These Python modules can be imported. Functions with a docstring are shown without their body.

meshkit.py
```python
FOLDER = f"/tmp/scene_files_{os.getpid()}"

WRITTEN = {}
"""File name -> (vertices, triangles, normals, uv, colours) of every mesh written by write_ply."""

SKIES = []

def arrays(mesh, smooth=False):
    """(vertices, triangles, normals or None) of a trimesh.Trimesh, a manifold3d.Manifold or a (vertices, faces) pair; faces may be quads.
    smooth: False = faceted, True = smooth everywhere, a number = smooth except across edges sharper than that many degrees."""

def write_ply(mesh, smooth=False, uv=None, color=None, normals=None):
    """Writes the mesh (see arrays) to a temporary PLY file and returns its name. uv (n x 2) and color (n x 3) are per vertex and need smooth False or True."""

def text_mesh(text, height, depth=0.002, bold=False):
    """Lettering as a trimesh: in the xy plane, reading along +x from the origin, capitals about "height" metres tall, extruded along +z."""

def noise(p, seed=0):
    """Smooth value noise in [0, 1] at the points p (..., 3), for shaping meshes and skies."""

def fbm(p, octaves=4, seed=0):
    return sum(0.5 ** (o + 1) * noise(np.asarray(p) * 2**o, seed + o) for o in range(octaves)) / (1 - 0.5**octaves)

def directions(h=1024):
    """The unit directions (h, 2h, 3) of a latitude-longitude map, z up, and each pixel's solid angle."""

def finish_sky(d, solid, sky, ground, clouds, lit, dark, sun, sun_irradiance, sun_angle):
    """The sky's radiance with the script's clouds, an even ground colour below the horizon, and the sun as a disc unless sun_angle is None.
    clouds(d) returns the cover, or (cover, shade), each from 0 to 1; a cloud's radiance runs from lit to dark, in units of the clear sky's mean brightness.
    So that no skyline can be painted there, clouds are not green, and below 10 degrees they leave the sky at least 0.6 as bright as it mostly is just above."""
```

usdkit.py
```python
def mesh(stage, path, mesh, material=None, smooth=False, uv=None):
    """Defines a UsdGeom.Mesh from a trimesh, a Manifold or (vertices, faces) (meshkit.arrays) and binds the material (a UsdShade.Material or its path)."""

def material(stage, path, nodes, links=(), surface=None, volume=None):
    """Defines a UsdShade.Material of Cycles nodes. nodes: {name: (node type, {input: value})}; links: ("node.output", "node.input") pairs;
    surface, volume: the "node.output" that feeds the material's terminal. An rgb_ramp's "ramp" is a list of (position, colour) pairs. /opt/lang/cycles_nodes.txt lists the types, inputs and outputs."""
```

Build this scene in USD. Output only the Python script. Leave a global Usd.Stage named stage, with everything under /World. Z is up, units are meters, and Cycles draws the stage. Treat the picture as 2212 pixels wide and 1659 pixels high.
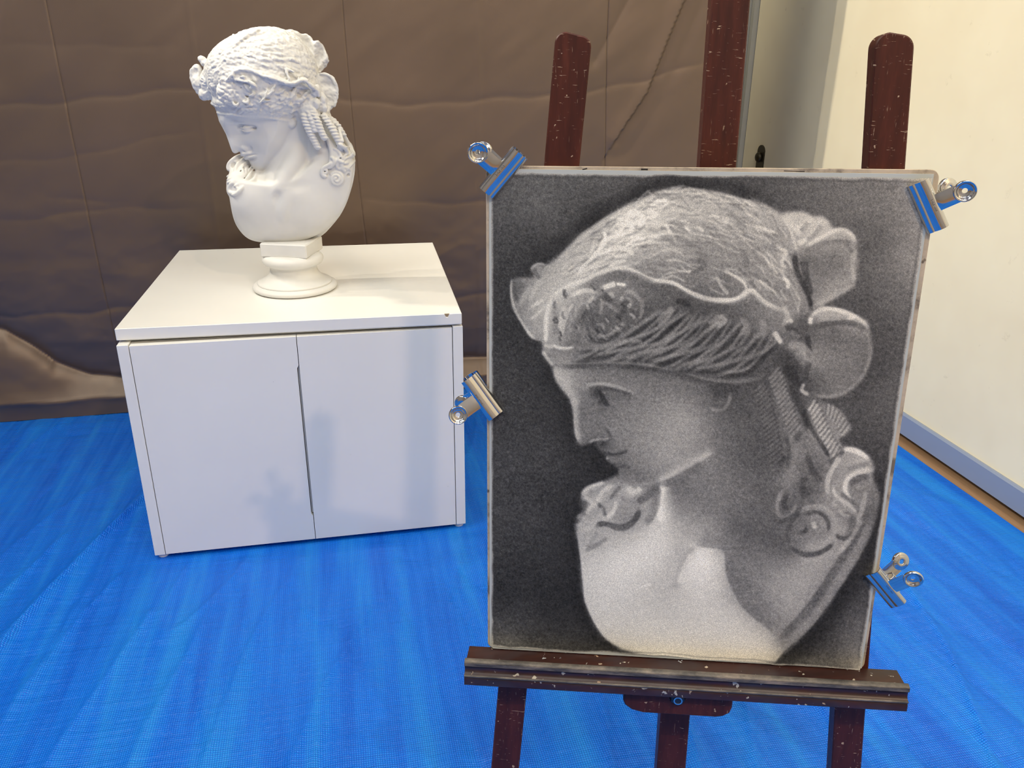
import math, random
import numpy as np
import trimesh, usdkit, meshkit
from scipy import ndimage
from scipy.interpolate import RBFInterpolator
from scipy.spatial import cKDTree
from pxr import Usd, UsdGeom, UsdLux, Gf, Sdf, Vt, UsdShade

stage = Usd.Stage.CreateInMemory()
UsdGeom.SetStageUpAxis(stage, UsdGeom.Tokens.z)
UsdGeom.SetStageMetersPerUnit(stage, 1.0)
UsdGeom.Xform.Define(stage, '/World')
UsdGeom.Scope.Define(stage, '/World/Looks')
rng = np.random.default_rng(7)

# ------------------------------------------------------------------ camera
FPX = 1780.0                      # focal length in pixels of the 2212 x 1659 frame
PITCH, YAW, ROLL = 0.391, 0.2086, 0.0092
EYE = np.array([0.5087, -1.8812, 1.2])
cp, sp, cy, sy = math.cos(PITCH), math.sin(PITCH), math.cos(YAW), math.sin(YAW)
FWD = np.array([sy * cp, cy * cp, -sp])
_r = np.array([cy, -sy, 0.0]); _u = np.cross(_r, FWD)
RIGHT = _r * math.cos(ROLL) + _u * math.sin(ROLL)
UP = -_r * math.sin(ROLL) + _u * math.cos(ROLL)
cam = UsdGeom.Camera.Define(stage, '/World/camera')
cam.CreateHorizontalApertureAttr(36.0)
cam.CreateVerticalApertureAttr(36.0 * 1659 / 2212)
cam.CreateFocalLengthAttr(36.0 * FPX / 2212)
cam.CreateClippingRangeAttr(Gf.Vec2f(0.05, 50))
cam.CreateExposureAttr(0.0)
m4 = np.eye(4); m4[0, :3], m4[1, :3], m4[2, :3], m4[3, :3] = RIGHT, UP, -FWD, EYE
cam.AddTransformOp().Set(Gf.Matrix4d(m4.tolist()))

# ------------------------------------------------------------------ light: ceiling spotlights and two ceiling panels
def disk(name, pos, radius, radiance, color):
    l = UsdLux.DiskLight.Define(stage, '/World/' + name)
    l.CreateRadiusAttr(radius); l.CreateIntensityAttr(radiance); l.CreateColorAttr(Gf.Vec3f(*color))
    l.AddTranslateOp().Set(Gf.Vec3d(*pos))
def panel(name, pos, w, h, radiance, color):
    l = UsdLux.RectLight.Define(stage, '/World/' + name)
    l.CreateWidthAttr(w); l.CreateHeightAttr(h); l.CreateIntensityAttr(radiance); l.CreateColorAttr(Gf.Vec3f(*color))
    l.AddTranslateOp().Set(Gf.Vec3d(*pos))
WARM = (1.0, 0.90, 0.72)
def spot(name, pos, target, radius, radiance, color, angle, soft):
    l = UsdLux.SphereLight.Define(stage, '/World/' + name)
    l.CreateRadiusAttr(radius); l.CreateIntensityAttr(radiance); l.CreateColorAttr(Gf.Vec3f(*color))
    sh = UsdLux.ShapingAPI.Apply(l.GetPrim()); sh.CreateShapingConeAngleAttr(angle); sh.CreateShapingConeSoftnessAttr(soft)
    z = np.array(pos, float) - np.array(target, float); z /= np.linalg.norm(z); x = np.cross([0, 0, 1.0], z); x /= np.linalg.norm(x); y = np.cross(z, x)
    m = np.eye(4); m[0, :3], m[1, :3], m[2, :3], m[3, :3] = x, y, z, pos
    l.AddTransformOp().Set(Gf.Matrix4d(m.tolist()))
disk('spotlight', (1.72, -3.10, 3.40), 0.045, 2500, (1.0, 0.72, 0.48))
spot('wall_spotlight', (-1.6, 0.25, 3.4), (2.3, -0.1, 1.6), 0.035, 3700, WARM, 38, 1.0)
spot('wall_spotlight_001', (-1.6, 0.82, 3.4), (2.3, 0.3, 1.6), 0.07, 2000, WARM, 38, 1.0)
panel('ceiling_panel', (-0.75, -0.45, 3.46), 1.6, 0.8, 10.5, (1.0, 0.965, 0.85))
panel('ceiling_panel_001', (0.3, -3.0, 3.46), 1.6, 0.8, 10.5, (0.96, 1.0, 0.955))
panel('ceiling_panel_002', (1.4, -1.2, 3.46), 1.6, 0.8, 5.0, (0.97, 1.0, 0.93))
panel('ceiling_panel_003', (-1.8, -2.0, 3.46), 1.6, 0.8, 4.0, (0.97, 1.0, 0.93))

# ------------------------------------------------------------------ helpers
_used = {}
def path_for(parent, name):
    base = (parent.GetPath().pathString if parent is not None else '/World')
    key = base + '/' + name
    k = _used.get(key, -1) + 1
    _used[key] = k
    return key if k == 0 else f'{key}_{k:03d}'
def tag(p, label=None, category=None, group=None, kind=None):
    p = p.GetPrim() if hasattr(p, 'GetPrim') else p
    for k, v in (('label', label), ('category', category), ('group', group), ('kind', kind)):
        if v: p.SetCustomDataByKey(k, v)
    return p
def thing(name, label, category, group=None, kind=None):
    x = UsdGeom.Xform.Define(stage, path_for(None, name))
    return tag(x, label, category, group, kind)
def obj(name, mesh, mat, parent=None, smooth=30, **kw):
    m = usdkit.mesh(stage, path_for(parent, name), mesh, mat, smooth=smooth)
    if kw: tag(m, **kw)
    return m.GetPrim()
def colored(prim, name, values):
    """a per-vertex colour primvar"""
    pv = UsdGeom.PrimvarsAPI(prim).CreatePrimvar(name, Sdf.ValueTypeNames.Color3fArray, UsdGeom.Tokens.vertex)
    pv.Set(Vt.Vec3fArray.FromNumpy(np.asarray(values, np.float32)))
def M(name, nodes, links, surface='p.BSDF'):
    return usdkit.material(stage, '/World/Looks/' + name, nodes, links, surface=surface)
def plain(name, color, rough=0.5, spec=0.5, metal=0.0, **kw):
    return M(name, {'p': ('principled_bsdf', dict(base_color=color, roughness=rough, specular_ior_level=spec, metallic=metal, **kw))}, [])
def srgb(r, g, b):
    x = np.array([r, g, b]) / 255.0
    return tuple(np.where(x <= 0.04045, x / 12.92, ((x + 0.055) / 1.055) ** 2.4))
def cat(ms): return trimesh.util.concatenate(ms)
def rbox(lo, hi, b=0.0015):
    """box with chamfered edges"""
    lo, hi = np.asarray(lo, float), np.asarray(hi, float)
    pts = []
    for sx in (0, 1):
        for sy_ in (0, 1):
            for sz in (0, 1):
                c = np.array([hi[0] if sx else lo[0], hi[1] if sy_ else lo[1], hi[2] if sz else lo[2]])
                s = np.array([-1 if sx else 1, -1 if sy_ else 1, -1 if sz else 1]) * b
                for k in range(3):
                    d = s.copy(); d[k] = 0; pts.append(c + d)
    return trimesh.convex.convex_hull(np.array(pts))
def grid_faces(nu, nv):
    """faces of a (nu, nv) grid of vertices in C order"""
    i, j = np.meshgrid(np.arange(nu - 1), np.arange(nv - 1), indexing='ij')
    a = (i * nv + j).ravel(); b = a + nv; c = b + 1; d = a + 1
    return np.concatenate([np.stack([a, b, c], 1), np.stack([a, c, d], 1)])
def extrude_profile(profile, length, axis_map):
    """closed 2D profile (n,2), CCW, extruded along length; axis_map(s, p, q) -> xyz"""
    from shapely.geometry import Polygon
    m = trimesh.creation.extrude_polygon(Polygon(profile), length)
    v = m.vertices
    m.vertices = axis_map(v[:, 2], v[:, 0], v[:, 1])
    m.fix_normals()
    return m
def lathe(profile, n=64):
    return trimesh.creation.revolve(np.asarray(profile, float), sections=n)
def placed(mesh, frame, origin):
    """frame: 3 rows = local x, y, z axes in world"""
    m = mesh.copy(); m.vertices = np.asarray(m.vertices) @ np.asarray(frame) + origin
    if np.linalg.det(frame) < 0: m.invert()
    return m
def interp_line(line, x):
    a = np.array(line); return np.interp(x, a[:, 0], a[:, 1])
# ------------------------------------------------------------------ room shell
wall_mat = M('wall_paint', {
    'g': ('geometry', {}), 'n1': ('noise_texture', dict(scale=1.6, detail=4, roughness=0.6)), 'n2': ('noise_texture', dict(scale=14, detail=5, roughness=0.7)),
    'r1': ('rgb_ramp', dict(ramp=[(0.3, (0.78, 0.69, 0.49)), (0.62, (0.86, 0.79, 0.58))])),
    'r2': ('rgb_ramp', dict(ramp=[(0.26, (0.72, 0.70, 0.66)), (0.36, (1, 1, 1))])),
    'mx': ('mix_color', dict(blend_type='multiply', fac=0.55)), 'b': ('bump', dict(strength=0.08, distance=0.002)),
    'p': ('principled_bsdf', dict(roughness=0.75, specular_ior_level=0.25))},
    [('g.position', 'n1.vector'), ('g.position', 'n2.vector'), ('n1.fac', 'r1.fac'), ('n2.fac', 'r2.fac'), ('r1.color', 'mx.a'), ('r2.color', 'mx.b'),
     ('mx.result', 'p.base_color'), ('n2.fac', 'b.height'), ('b.normal', 'p.normal')])
white_wall = plain('white_wall', (0.80, 0.78, 0.73), 0.8, 0.2)
ceiling_mat = plain('ceiling_white', (0.82, 0.81, 0.78), 0.8, 0.2)
floor_mat = M('brown_floorboards', {
    'g': ('geometry', {}), 'mp': ('mapping', dict(scale=(60, 3, 1))), 'n': ('noise_texture', dict(scale=1, detail=4)),
    'r': ('rgb_ramp', dict(ramp=[(0.3, (0.30, 0.18, 0.10)), (0.7, (0.38, 0.24, 0.14))])),
    'p': ('principled_bsdf', dict(roughness=0.5))}, [('g.position', 'mp.vector'), ('mp.vector', 'n.vector'), ('n.fac', 'r.fac'), ('r.color', 'p.base_color')])
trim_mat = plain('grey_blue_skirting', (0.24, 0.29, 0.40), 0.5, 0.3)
door_trim = plain('grey_door_trim', (0.40, 0.40, 0.36), 0.5, 0.4)
XW, YB, YF, XL, ZC = 2.285, 2.3, -4.6, -3.0, 3.5
def struct(name, mesh, mat, **kw):
    return obj(name, mesh, mat, kind='structure', **kw)
B = lambda lo, hi: rbox(lo, hi, 0.0008)
struct('floor', B((XL, YF, -0.1), (XW + 0.12, YB, -0.004)), floor_mat, label='brown wooden floor showing beside the blue sheet under the right wall', category='floor')
struct('ceiling', B((XL, YF, ZC), (XW + 0.12, YB, ZC + 0.1)), ceiling_mat, label='white ceiling above the studio', category='ceiling')
struct('wall_back', B((XL, YB, -0.1), (XW + 0.12, YB + 0.1, ZC + 0.1)), white_wall, label='white wall behind the brown curtain', category='wall')
dim_wall = plain('grey_wall', (0.45, 0.43, 0.40), 0.8, 0.2)
struct('wall_left', B((XL - 0.1, YF, -0.1), (XL, YB, ZC + 0.1)), dim_wall, label='grey wall on the left of the studio', category='wall')
struct('wall_front', B((XL, YF - 0.1, -0.1), (XW + 0.12, YF, ZC + 0.1)), dim_wall, label='grey wall behind the viewer', category='wall')
# right wall: a panelled cream wall that stops just above the floor, on a recessed foot, with a flush door at its far end
DOOR0, DOOR1 = 1.02, 1.600
struct('wall_right', cat([B((XW, YF, 0.085), (XW + 0.12, DOOR0 - 0.0004, ZC + 0.05)), B((XW, DOOR1 + 0.03, 0.085), (XW + 0.12, YB, ZC + 0.05)),
    B((XW, DOOR0 - 0.0004, 2.05), (XW + 0.12, DOOR1 + 0.03, ZC + 0.05)), B((XW + 0.03, YF, -0.05), (XW + 0.12, YB, 0.085))]), wall_mat,
    label='cream painted wall on the right, faintly smudged', category='wall')
d = struct('door_1', B((XW + 0.001, DOOR0, 0.03), (XW + 0.04, DOOR1, 2.045)), wall_mat, label='flush cream door behind the curtain edge with a dark pull plate', category='door')
bronze = plain('dark_bronze', (0.05, 0.042, 0.025), 0.4, 0.5, 0.6)
def oval(cy_, cz, hw, hh, x0, x1, n=28):
    t = np.linspace(0, 2 * np.pi, n, endpoint=False)
    prof = np.stack([cy_ + hw * np.cos(t), cz + np.sign(np.sin(t)) * (hh - hw) * (np.abs(np.sin(t)) > 0.01) + hw * np.sin(t)], 1)
    return extrude_profile(prof, x1 - x0, lambda s, p, q: np.stack([x1 - s, p, q], 1))
DM = stage.GetPrimAtPath('/World/door_1')
obj('handle_plate', oval(1.437, 0.70, 0.030, 0.115, XW - 0.004, XW + 0.003), bronze, DM, label='dark bronze oval pull plate')
kn = trimesh.creation.icosphere(3, 0.021); kn.apply_scale((0.6, 1, 1)); kn.apply_translation((XW - 0.012, 1.437, 0.765))
obj('thumb_latch', kn, bronze, DM)
struct('trim_1', cat([B((XW - 0.02, DOOR1 + 0.004, 0.0), (XW + 0.02, DOOR1 + 0.030, 2.2)), B((XW - 0.028, DOOR1 + 0.032, 0.0), (XW + 0.02, DOOR1 + 0.062, 2.2)), B((XW - 0.012, DOOR1 + 0.028, 0), (XW + 0.02, DOOR1 + 0.034, 2.2))]),
    door_trim, label='grey grooved door jamb strip beside the tall easel mast', category='trim')
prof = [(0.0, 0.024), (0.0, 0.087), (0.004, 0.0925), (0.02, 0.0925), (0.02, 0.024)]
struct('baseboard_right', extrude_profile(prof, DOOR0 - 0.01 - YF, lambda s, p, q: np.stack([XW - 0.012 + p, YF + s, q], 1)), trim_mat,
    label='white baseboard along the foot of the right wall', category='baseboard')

# ------------------------------------------------------------------ blue sheet
tarp_mat = M('blue_woven_polyethylene', {
    'g': ('geometry', {}),
    'wo': ('noise_texture', dict(scale=9, detail=2)),
    'wd': ('mix_vector', dict(fac=0.006)),
    'wx': ('wave_texture', dict(wave_type='bands', bands_direction='x', profile='sine', scale=76, distortion=0.0)),
    'wy': ('wave_texture', dict(wave_type='bands', bands_direction='y', profile='sine', scale=66, distortion=0.0)),
    'wv': ('math', dict(math_type='multiply')),
    'ms': ('mapping', dict(scale=(14, 1.1, 1), rotation=(0, 0, 0.12))), 'ns': ('noise_texture', dict(scale=1, detail=3, roughness=0.6)),
    'mc': ('mapping', dict(scale=(4, 60, 1))), 'nc': ('noise_texture', dict(scale=1, detail=4, roughness=0.65)),
    'n3': ('noise_texture', dict(scale=260, detail=2)),
    'rs': ('rgb_ramp', dict(ramp=[(0.3, (0.002, 0.155, 0.80)), (0.5, (0.003, 0.225, 0.93)), (0.68, (0.012, 0.31, 0.95))])),
    'rw': ('rgb_ramp', dict(ramp=[(0.0, (0.35, 0.45, 0.70)), (0.12, (0.85, 0.90, 0.97)), (0.4, (1.02, 1.02, 1.0)), (1.0, (1.15, 1.12, 1.05))])),
    'mx': ('mix_color', dict(blend_type='multiply', fac=1.0, use_clamp=False)),
    'h1': ('math', dict(math_type='multiply', value2=0.0016)), 'h2': ('math', dict(math_type='multiply', value2=0.006)), 'h3': ('math', dict(math_type='multiply_add', value2=0.0005)),
    'h4': ('math', dict(math_type='add')),
    'b': ('bump', dict(strength=0.85, distance=1.0)),
    'rr': ('map_range', dict(from_min=0.35, from_max=0.65, to_min=0.17, to_max=0.32)),
    'p': ('principled_bsdf', dict(specular_ior_level=0.36))},
    [('g.position', 'wo.vector'), ('g.position', 'wd.a'), ('wo.color', 'wd.b'), ('wd.result', 'wx.vector'), ('wd.result', 'wy.vector'),
     ('wx.fac', 'wv.value1'), ('wy.fac', 'wv.value2'),
     ('g.position', 'ms.vector'), ('ms.vector', 'ns.vector'), ('g.position', 'mc.vector'), ('mc.vector', 'nc.vector'), ('g.position', 'n3.vector'),
     ('ns.fac', 'rs.fac'), ('wv.value', 'rw.fac'), ('rs.color', 'mx.a'), ('rw.color', 'mx.b'), ('mx.result', 'p.base_color'),
     ('wv.value', 'h1.value1'), ('nc.fac', 'h2.value1'), ('n3.fac', 'h3.value1'), ('h1.value', 'h3.value3'), ('h2.value', 'h4.value1'), ('h3.value', 'h4.value2'),
     ('h4.value', 'b.height'), ('b.normal', 'p.normal'), ('ns.fac', 'rr.value'), ('rr.result', 'p.roughness')])
def dist_polyline(x, y, pts):
    d = np.full(np.shape(x), 1e9); side = np.zeros(np.shape(x))
    for (ax, ay), (bx, by) in zip(pts[:-1], pts[1:]):
        L2 = (bx - ax) ** 2 + (by - ay) ** 2
        t = np.clip(((x - ax) * (bx - ax) + (y - ay) * (by - ay)) / L2, 0, 1)
        dd = np.hypot(x - ax - t * (bx - ax), y - ay - t * (by - ay))
        s = np.sign((bx - ax) * (y - ay) - (by - ay) * (x - ax))
        side = np.where(dd < d, s, side); d = np.minimum(d, dd)
    return d, side
xs = np.concatenate([np.linspace(-2.4, -0.75, 60)[:-1], np.linspace(-0.75, 2.246, 420)])
ys = np.concatenate([np.linspace(-3.4, -1.3, 60)[:-1], np.linspace(-1.3, 0.97, 300)])
X, Y = np.meshgrid(xs, ys, indexing='ij')
def nz(sx, sy_, rotz, seed, octaves=3):
    c, s = math.cos(rotz), math.sin(rotz)
    p = np.stack([(X * c + Y * s) * sx, (-X * s + Y * c) * sy_, np.full_like(X, seed * 7.3)], -1)
    return meshkit.fbm(p.reshape(-1, 3), octaves, seed).reshape(X.shape) - 0.5
Z = 0.012 * nz(4.5, 0.7, 0.0, 3, 2) + 0.010 * nz(9, 1.6, 0.15, 11) + 0.006 * nz(14, 2.4, -0.2, 5)
r = np.abs(nz(7, 1.3, -0.22, 21, 2)); Z += 0.006 * np.exp(-r / 0.03)
r = np.abs(nz(9, 1.8, 0.2, 27, 2)); Z -= 0.004 * np.exp(-r / 0.025)
Z += 0.0035 * nz(5, 26, 0.05, 31, 2)
CREASES = [([(-0.33, -0.55), (-0.258, -0.296), (-0.213, -0.103), (-0.164, 0.072), (-0.083, 0.302), (0.0, 0.5)], 0.016, 0.02),
           ([(-0.40, -0.35), (-0.324, -0.095), (-0.287, 0.015), (-0.251, 0.154)], 0.008, 0.014),
           ([(-0.162, -0.438), (-0.113, -0.183), (-0.069, -0.066)], 0.007, 0.012), ([(-0.09, -0.8), (-0.058, -0.601), (-0.006, -0.402), (0.034, -0.229)], 0.007, 0.012),
           ([(1.93, 0.1), (1.827, -0.294), (1.726, -0.673), (1.591, -0.972), (1.5, -1.3)], 0.008, 0.014), ([(0.06, -0.8), (0.094, -0.563), (0.142, -0.36), (0.171, -0.204)], 0.006, 0.012),
           ([(0.33, -0.9), (0.364, -0.707), (0.413, -0.552), (0.515, -0.323)], 0.006, 0.012), ([(0.65, -1.2), (0.72, -0.8), (0.80, -0.45)], 0.007, 0.014), ([(1.3, -1.1), (1.42, -0.6), (1.5, -0.2)], 0.007, 0.014)]
for pts, a, w in CREASES:
    dd, side = dist_polyline(X, Y, pts)
    Z += a * np.exp(-np.abs(dd - 0.25 * w * side) / w) * np.where(side > 0, 1.0, 0.55)
# lies flat under the cabinet feet, and at the edges
Z -= Z.min() * 0
flat = np.clip(np.minimum.reduce([X + 0.02, 0.80 - X, Y + 0.02, 0.80 - Y]) / 0.05 + 1, 0, 1)
for fx, fy in ((0.70, -0.94), (1.2, -1.09), (0.95, -0.98), (1.07, -0.62)):
    flat = np.maximum(flat, np.clip(1.6 - np.hypot(X - fx, Y - fy) / 0.06, 0, 1))
edge = np.clip((2.246 - X) / 0.12, 0, 1) * np.clip((0.97 - Y) / 0.1, 0, 1)
Z = np.maximum((Z + 0.006), -0.0005) * (1 - flat) * (0.15 + 0.85 * edge)
V = np.stack([X, Y, Z], -1).reshape(-1, 3)
n0 = len(V); F = grid_faces(len(xs), len(ys))
obj('blue_sheet', (V, F), tarp_mat, smooth=True, label='blue woven plastic sheet spread rumpled over the whole floor', category='plastic sheet')

# ------------------------------------------------------------------ brown curtain
curtain_mat = M('brown_satin', {
    'g': ('geometry', {}), 'mp': ('mapping', dict(scale=(900, 900, 300))), 'n': ('noise_texture', dict(scale=1, detail=2)),
    'n2': ('noise_texture', dict(scale=3, detail=3)), 'r': ('rgb_ramp', dict(ramp=[(0.3, (0.100, 0.066, 0.047)), (0.7, (0.125, 0.083, 0.060))])),
    'b': ('bump', dict(strength=0.12, distance=0.001)),
    'p': ('principled_bsdf', dict(roughness=0.43, specular_ior_level=1.0, specular_tint=(1.0, 0.82, 0.66), sheen_weight=0.12, sheen_roughness=0.4, sheen_tint=(0.9, 0.7, 0.55)))},
    [('g.position', 'mp.vector'), ('mp.vector', 'n.vector'), ('g.position', 'n2.vector'), ('n2.fac', 'r.fac'), ('r.color', 'p.base_color'), ('n.fac', 'b.height'), ('b.normal', 'p.normal')])
seam_mat = plain('dark_thread', (0.030, 0.020, 0.015), 0.8, 0.1)
CR = [  # (line of x, z; depth; width above; width below): cloth drawn in at a storage crease
    ([(-0.9, 1.03), (-0.45, 1.02), (-0.361, 1.022), (-0.282, 1.027), (-0.192, 1.038), (-0.086, 1.051), (-0.005, 1.06), (0.096, 1.068), (0.3, 1.073), (0.42, 1.07)], 0.012, 0.05, 0.03),
    ([(0.42, 1.07), (0.518, 1.047), (0.554, 1.034), (0.633, 1.023), (0.736, 1.017), (0.826, 1.018), (0.933, 1.026), (1.088, 1.038), (1.222, 1.041), (1.357, 1.057), (1.422, 1.067), (1.568, 1.093), (1.682, 1.126), (1.9, 1.19)], 0.011, 0.05, 0.03),
    ([(-0.8, 1.18), (-0.415, 1.185), (-0.285, 1.189), (-0.229, 1.187), (-0.039, 1.185), (0.1, 1.18)], 0.004, 0.03, 0.025),
    ([(-0.7, 0.85), (-0.405, 0.862), (-0.274, 0.868), (-0.192, 0.886), (-0.081, 0.912), (0.031, 0.935), (0.129, 0.952)], 0.007, 0.04, 0.025),
    ([(-0.6, 0.675), (-0.441, 0.683), (-0.397, 0.684), (-0.269, 0.706), (-0.159, 0.709), (-0.05, 0.704), (0.1, 0.70)], 0.010, 0.05, 0.03),
    ([(-0.43, 0.775), (-0.364, 0.751), (-0.311, 0.739), (-0.2, 0.728), (-0.1, 0.735)], 0.008, 0.03, 0.025),
    ([(-0.9, 0.355), (-0.559, 0.363), (-0.505, 0.37), (-0.317, 0.368), (-0.25, 0.377), (-0.194, 0.381), (0.3, 0.38), (0.758, 0.356), (0.905, 0.361), (1.001, 0.366), (1.178, 0.373), (1.9, 0.38)], 0.020, 0.08, 0.035),
    ([(0.5, 0.72), (0.662, 0.713), (0.694, 0.708), (0.831, 0.696), (1.002, 0.696), (1.172, 0.703), (1.5, 0.71)], 0.013, 0.07, 0.05),
    ([(-0.9, 0.42), (-0.596, 0.315), (-0.526, 0.249), (-0.468, 0.188), (-0.362, 0.138), (-0.249, 0.109), (0.2, 0.09), (0.8, 0.10), (1.2, 0.12)], 0.085, 0.11, 0.055),
]
HEM = [(-1.2, 0.070), (-0.647, 0.069), (-0.505, 0.068), (-0.389, 0.065), (-0.257, 0.062), (-0.061, 0.055), (1.0, 0.05), (2.0, 0.05)]
def curtain_y(x, z):
    y = np.full(x.shape, 0.945)
    for line, a, wu, wl in CR:
        xa, xb = line[0][0], line[-1][0]
        fade = np.clip((x - xa) / 0.12, 0, 1) * np.clip((xb - x) / 0.12, 0, 1)
        dz = z - interp_line(line, x)
        wig = 0.004 * np.sin(x * 31 + a * 900)
        dz = dz + wig
        y += a * fade * ((0.07 if a < 0.05 else 0.62) * np.where(dz > 0, np.exp(-dz / wu), np.exp(dz / wl)) + (0.17 if a < 0.05 else 0.06) * np.where(dz > 0, np.exp(-dz / 0.012), np.exp(dz / 0.009)))
    h = z - interp_line(HEM, x)
    y -= 0.016 * np.exp(-np.abs(h + 0.003 * np.sin(x * 23)) / 0.022)
    # a slanting pull in the right-hand panel and softer hanging folds
    dd, side = dist_polyline(x, z, [(1.74, 1.5), (1.679, 1.34), (1.626, 1.198), (1.571, 1.052), (1.47, 0.90)])
    y += 0.010 * np.exp(-(dd / 0.035) ** 2) * np.clip(side + 0.4, -0.6, 1) + 0.005 * np.exp(-((dd - 0.06 * side) / 0.03) ** 2)
    dd, side = dist_polyline(x, z, [(1.52, 1.4), (1.38, 1.15)]); y += 0.006 * np.exp(-dd / 0.02)
    dd, side = dist_polyline(x, z, [(-0.36, 1.35), (-0.45, 1.1)]); y += 0.006 * np.exp(-dd / 0.03)
    P = lambda sx, sz, s: meshkit.fbm(np.stack([x * sx, z * sz, np.full_like(x, s * 3.1)], -1).reshape(-1, 3), 3, s).reshape(x.shape) - 0.5
    low = np.clip(1.15 - z, 0.25, 1.0)
    y += 0.008 * P(1.3, 1.0, 2) + 0.003 * P(3.0, 4.0, 5) + 0.0012 * P(9, 11, 9)
    crump = np.clip((0.80 - z) / 0.35, 0, 1) * (1 - 0.5 * np.clip((0.12 - z) / 0.1, 0, 1))
    y += crump * (0.020 * np.abs(P(3.2, 6.5, 21)) + 0.014 * np.abs(P(6.0, 9.0, 23)) + 0.004 * P(14, 18, 25) - 0.006)
    y += np.clip((x - 1.3) / 0.3, 0, 1) * 0.006 * np.abs(P(9, 2.2, 27))
    u, w = x * 0.8 + z * 0.6, -x * 0.6 + z * 0.8
    y += 0.003 * (meshkit.fbm(np.stack([u * 2.5, w * 14, np.full_like(x, 2.0)], -1).reshape(-1, 3), 2, 13).reshape(x.shape) - 0.5)
    for xf in (0.115, 0.985): y -= 0.0022 * np.exp(-np.abs(x - xf) / 0.006)
    return y
ct = thing('curtain', 'brown satin curtain hanging in seamed panels behind the cabinet', 'curtain')
SE = [-1.95, -1.115, -0.272, 0.566, 1.418, 1.885]
def seam_x(k, z):
    base = SE[k]
    return base + (np.clip(1.3 - z, 0, 1.3) * (0.018 if k in (2,) else 0.055 if k in (3,) else 0.06 if k == 4 else 0.0)) * (np.clip(1.3 - z, 0, 1.3) / 1.0 * 0.6 + 0.25)
zs = np.concatenate([np.linspace(0.0, 1.45, 230), np.linspace(1.45, 3.02, 54)[1:]])
for k in range(5):
    n = max(12, int((SE[k + 1] - SE[k]) / 0.0072))
    t = np.linspace(0, 1, n); t = np.sort(np.concatenate([t, [0.004, 0.996]]))
    T, Zc = np.meshgrid(t, zs, indexing='ij')
    a, b = seam_x(k, Zc), seam_x(k + 1, Zc)
    Xc = a + (b - a) * T
    Yc = curtain_y(Xc, Zc)
    for e_ in (Xc - a, b - Xc):
        Yc += 0.0022 * np.exp(-(e_ / 0.0014) ** 2) 
    bottom = np.clip(1 - Zc / 0.05, 0, 1)
    obj('panel', (np.stack([Xc, Yc, np.maximum(Zc, 0.004)], -1).reshape(-1, 3), grid_faces(len(t), len(zs))), curtain_mat, ct, smooth=True)
for k in (1, 2, 3, 4):
    zz = zs[::3]; xx = seam_x(k, zz); yy = curtain_y(xx, zz) + 0.0035
    w = 0.0016
    Vs = np.stack([np.stack([xx - w, yy, np.maximum(zz, 0.006)], 1), np.stack([xx, yy - 0.0014, np.maximum(zz, 0.006)], 1), np.stack([xx + w, yy, np.maximum(zz, 0.006)], 1), np.stack([xx, yy + 0.0014, np.maximum(zz, 0.006)], 1)], 1)
    n = len(zz); F = []
    for i in range(n - 1):
        for j in range(4):
            p, q = i * 4 + j, i * 4 + (j + 1) % 4
            F += [(p, q, q + 4), (p, q + 4, p + 4)]
    obj('seam', (Vs.reshape(-1, 3), np.array(F)), seam_mat, ct)

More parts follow.
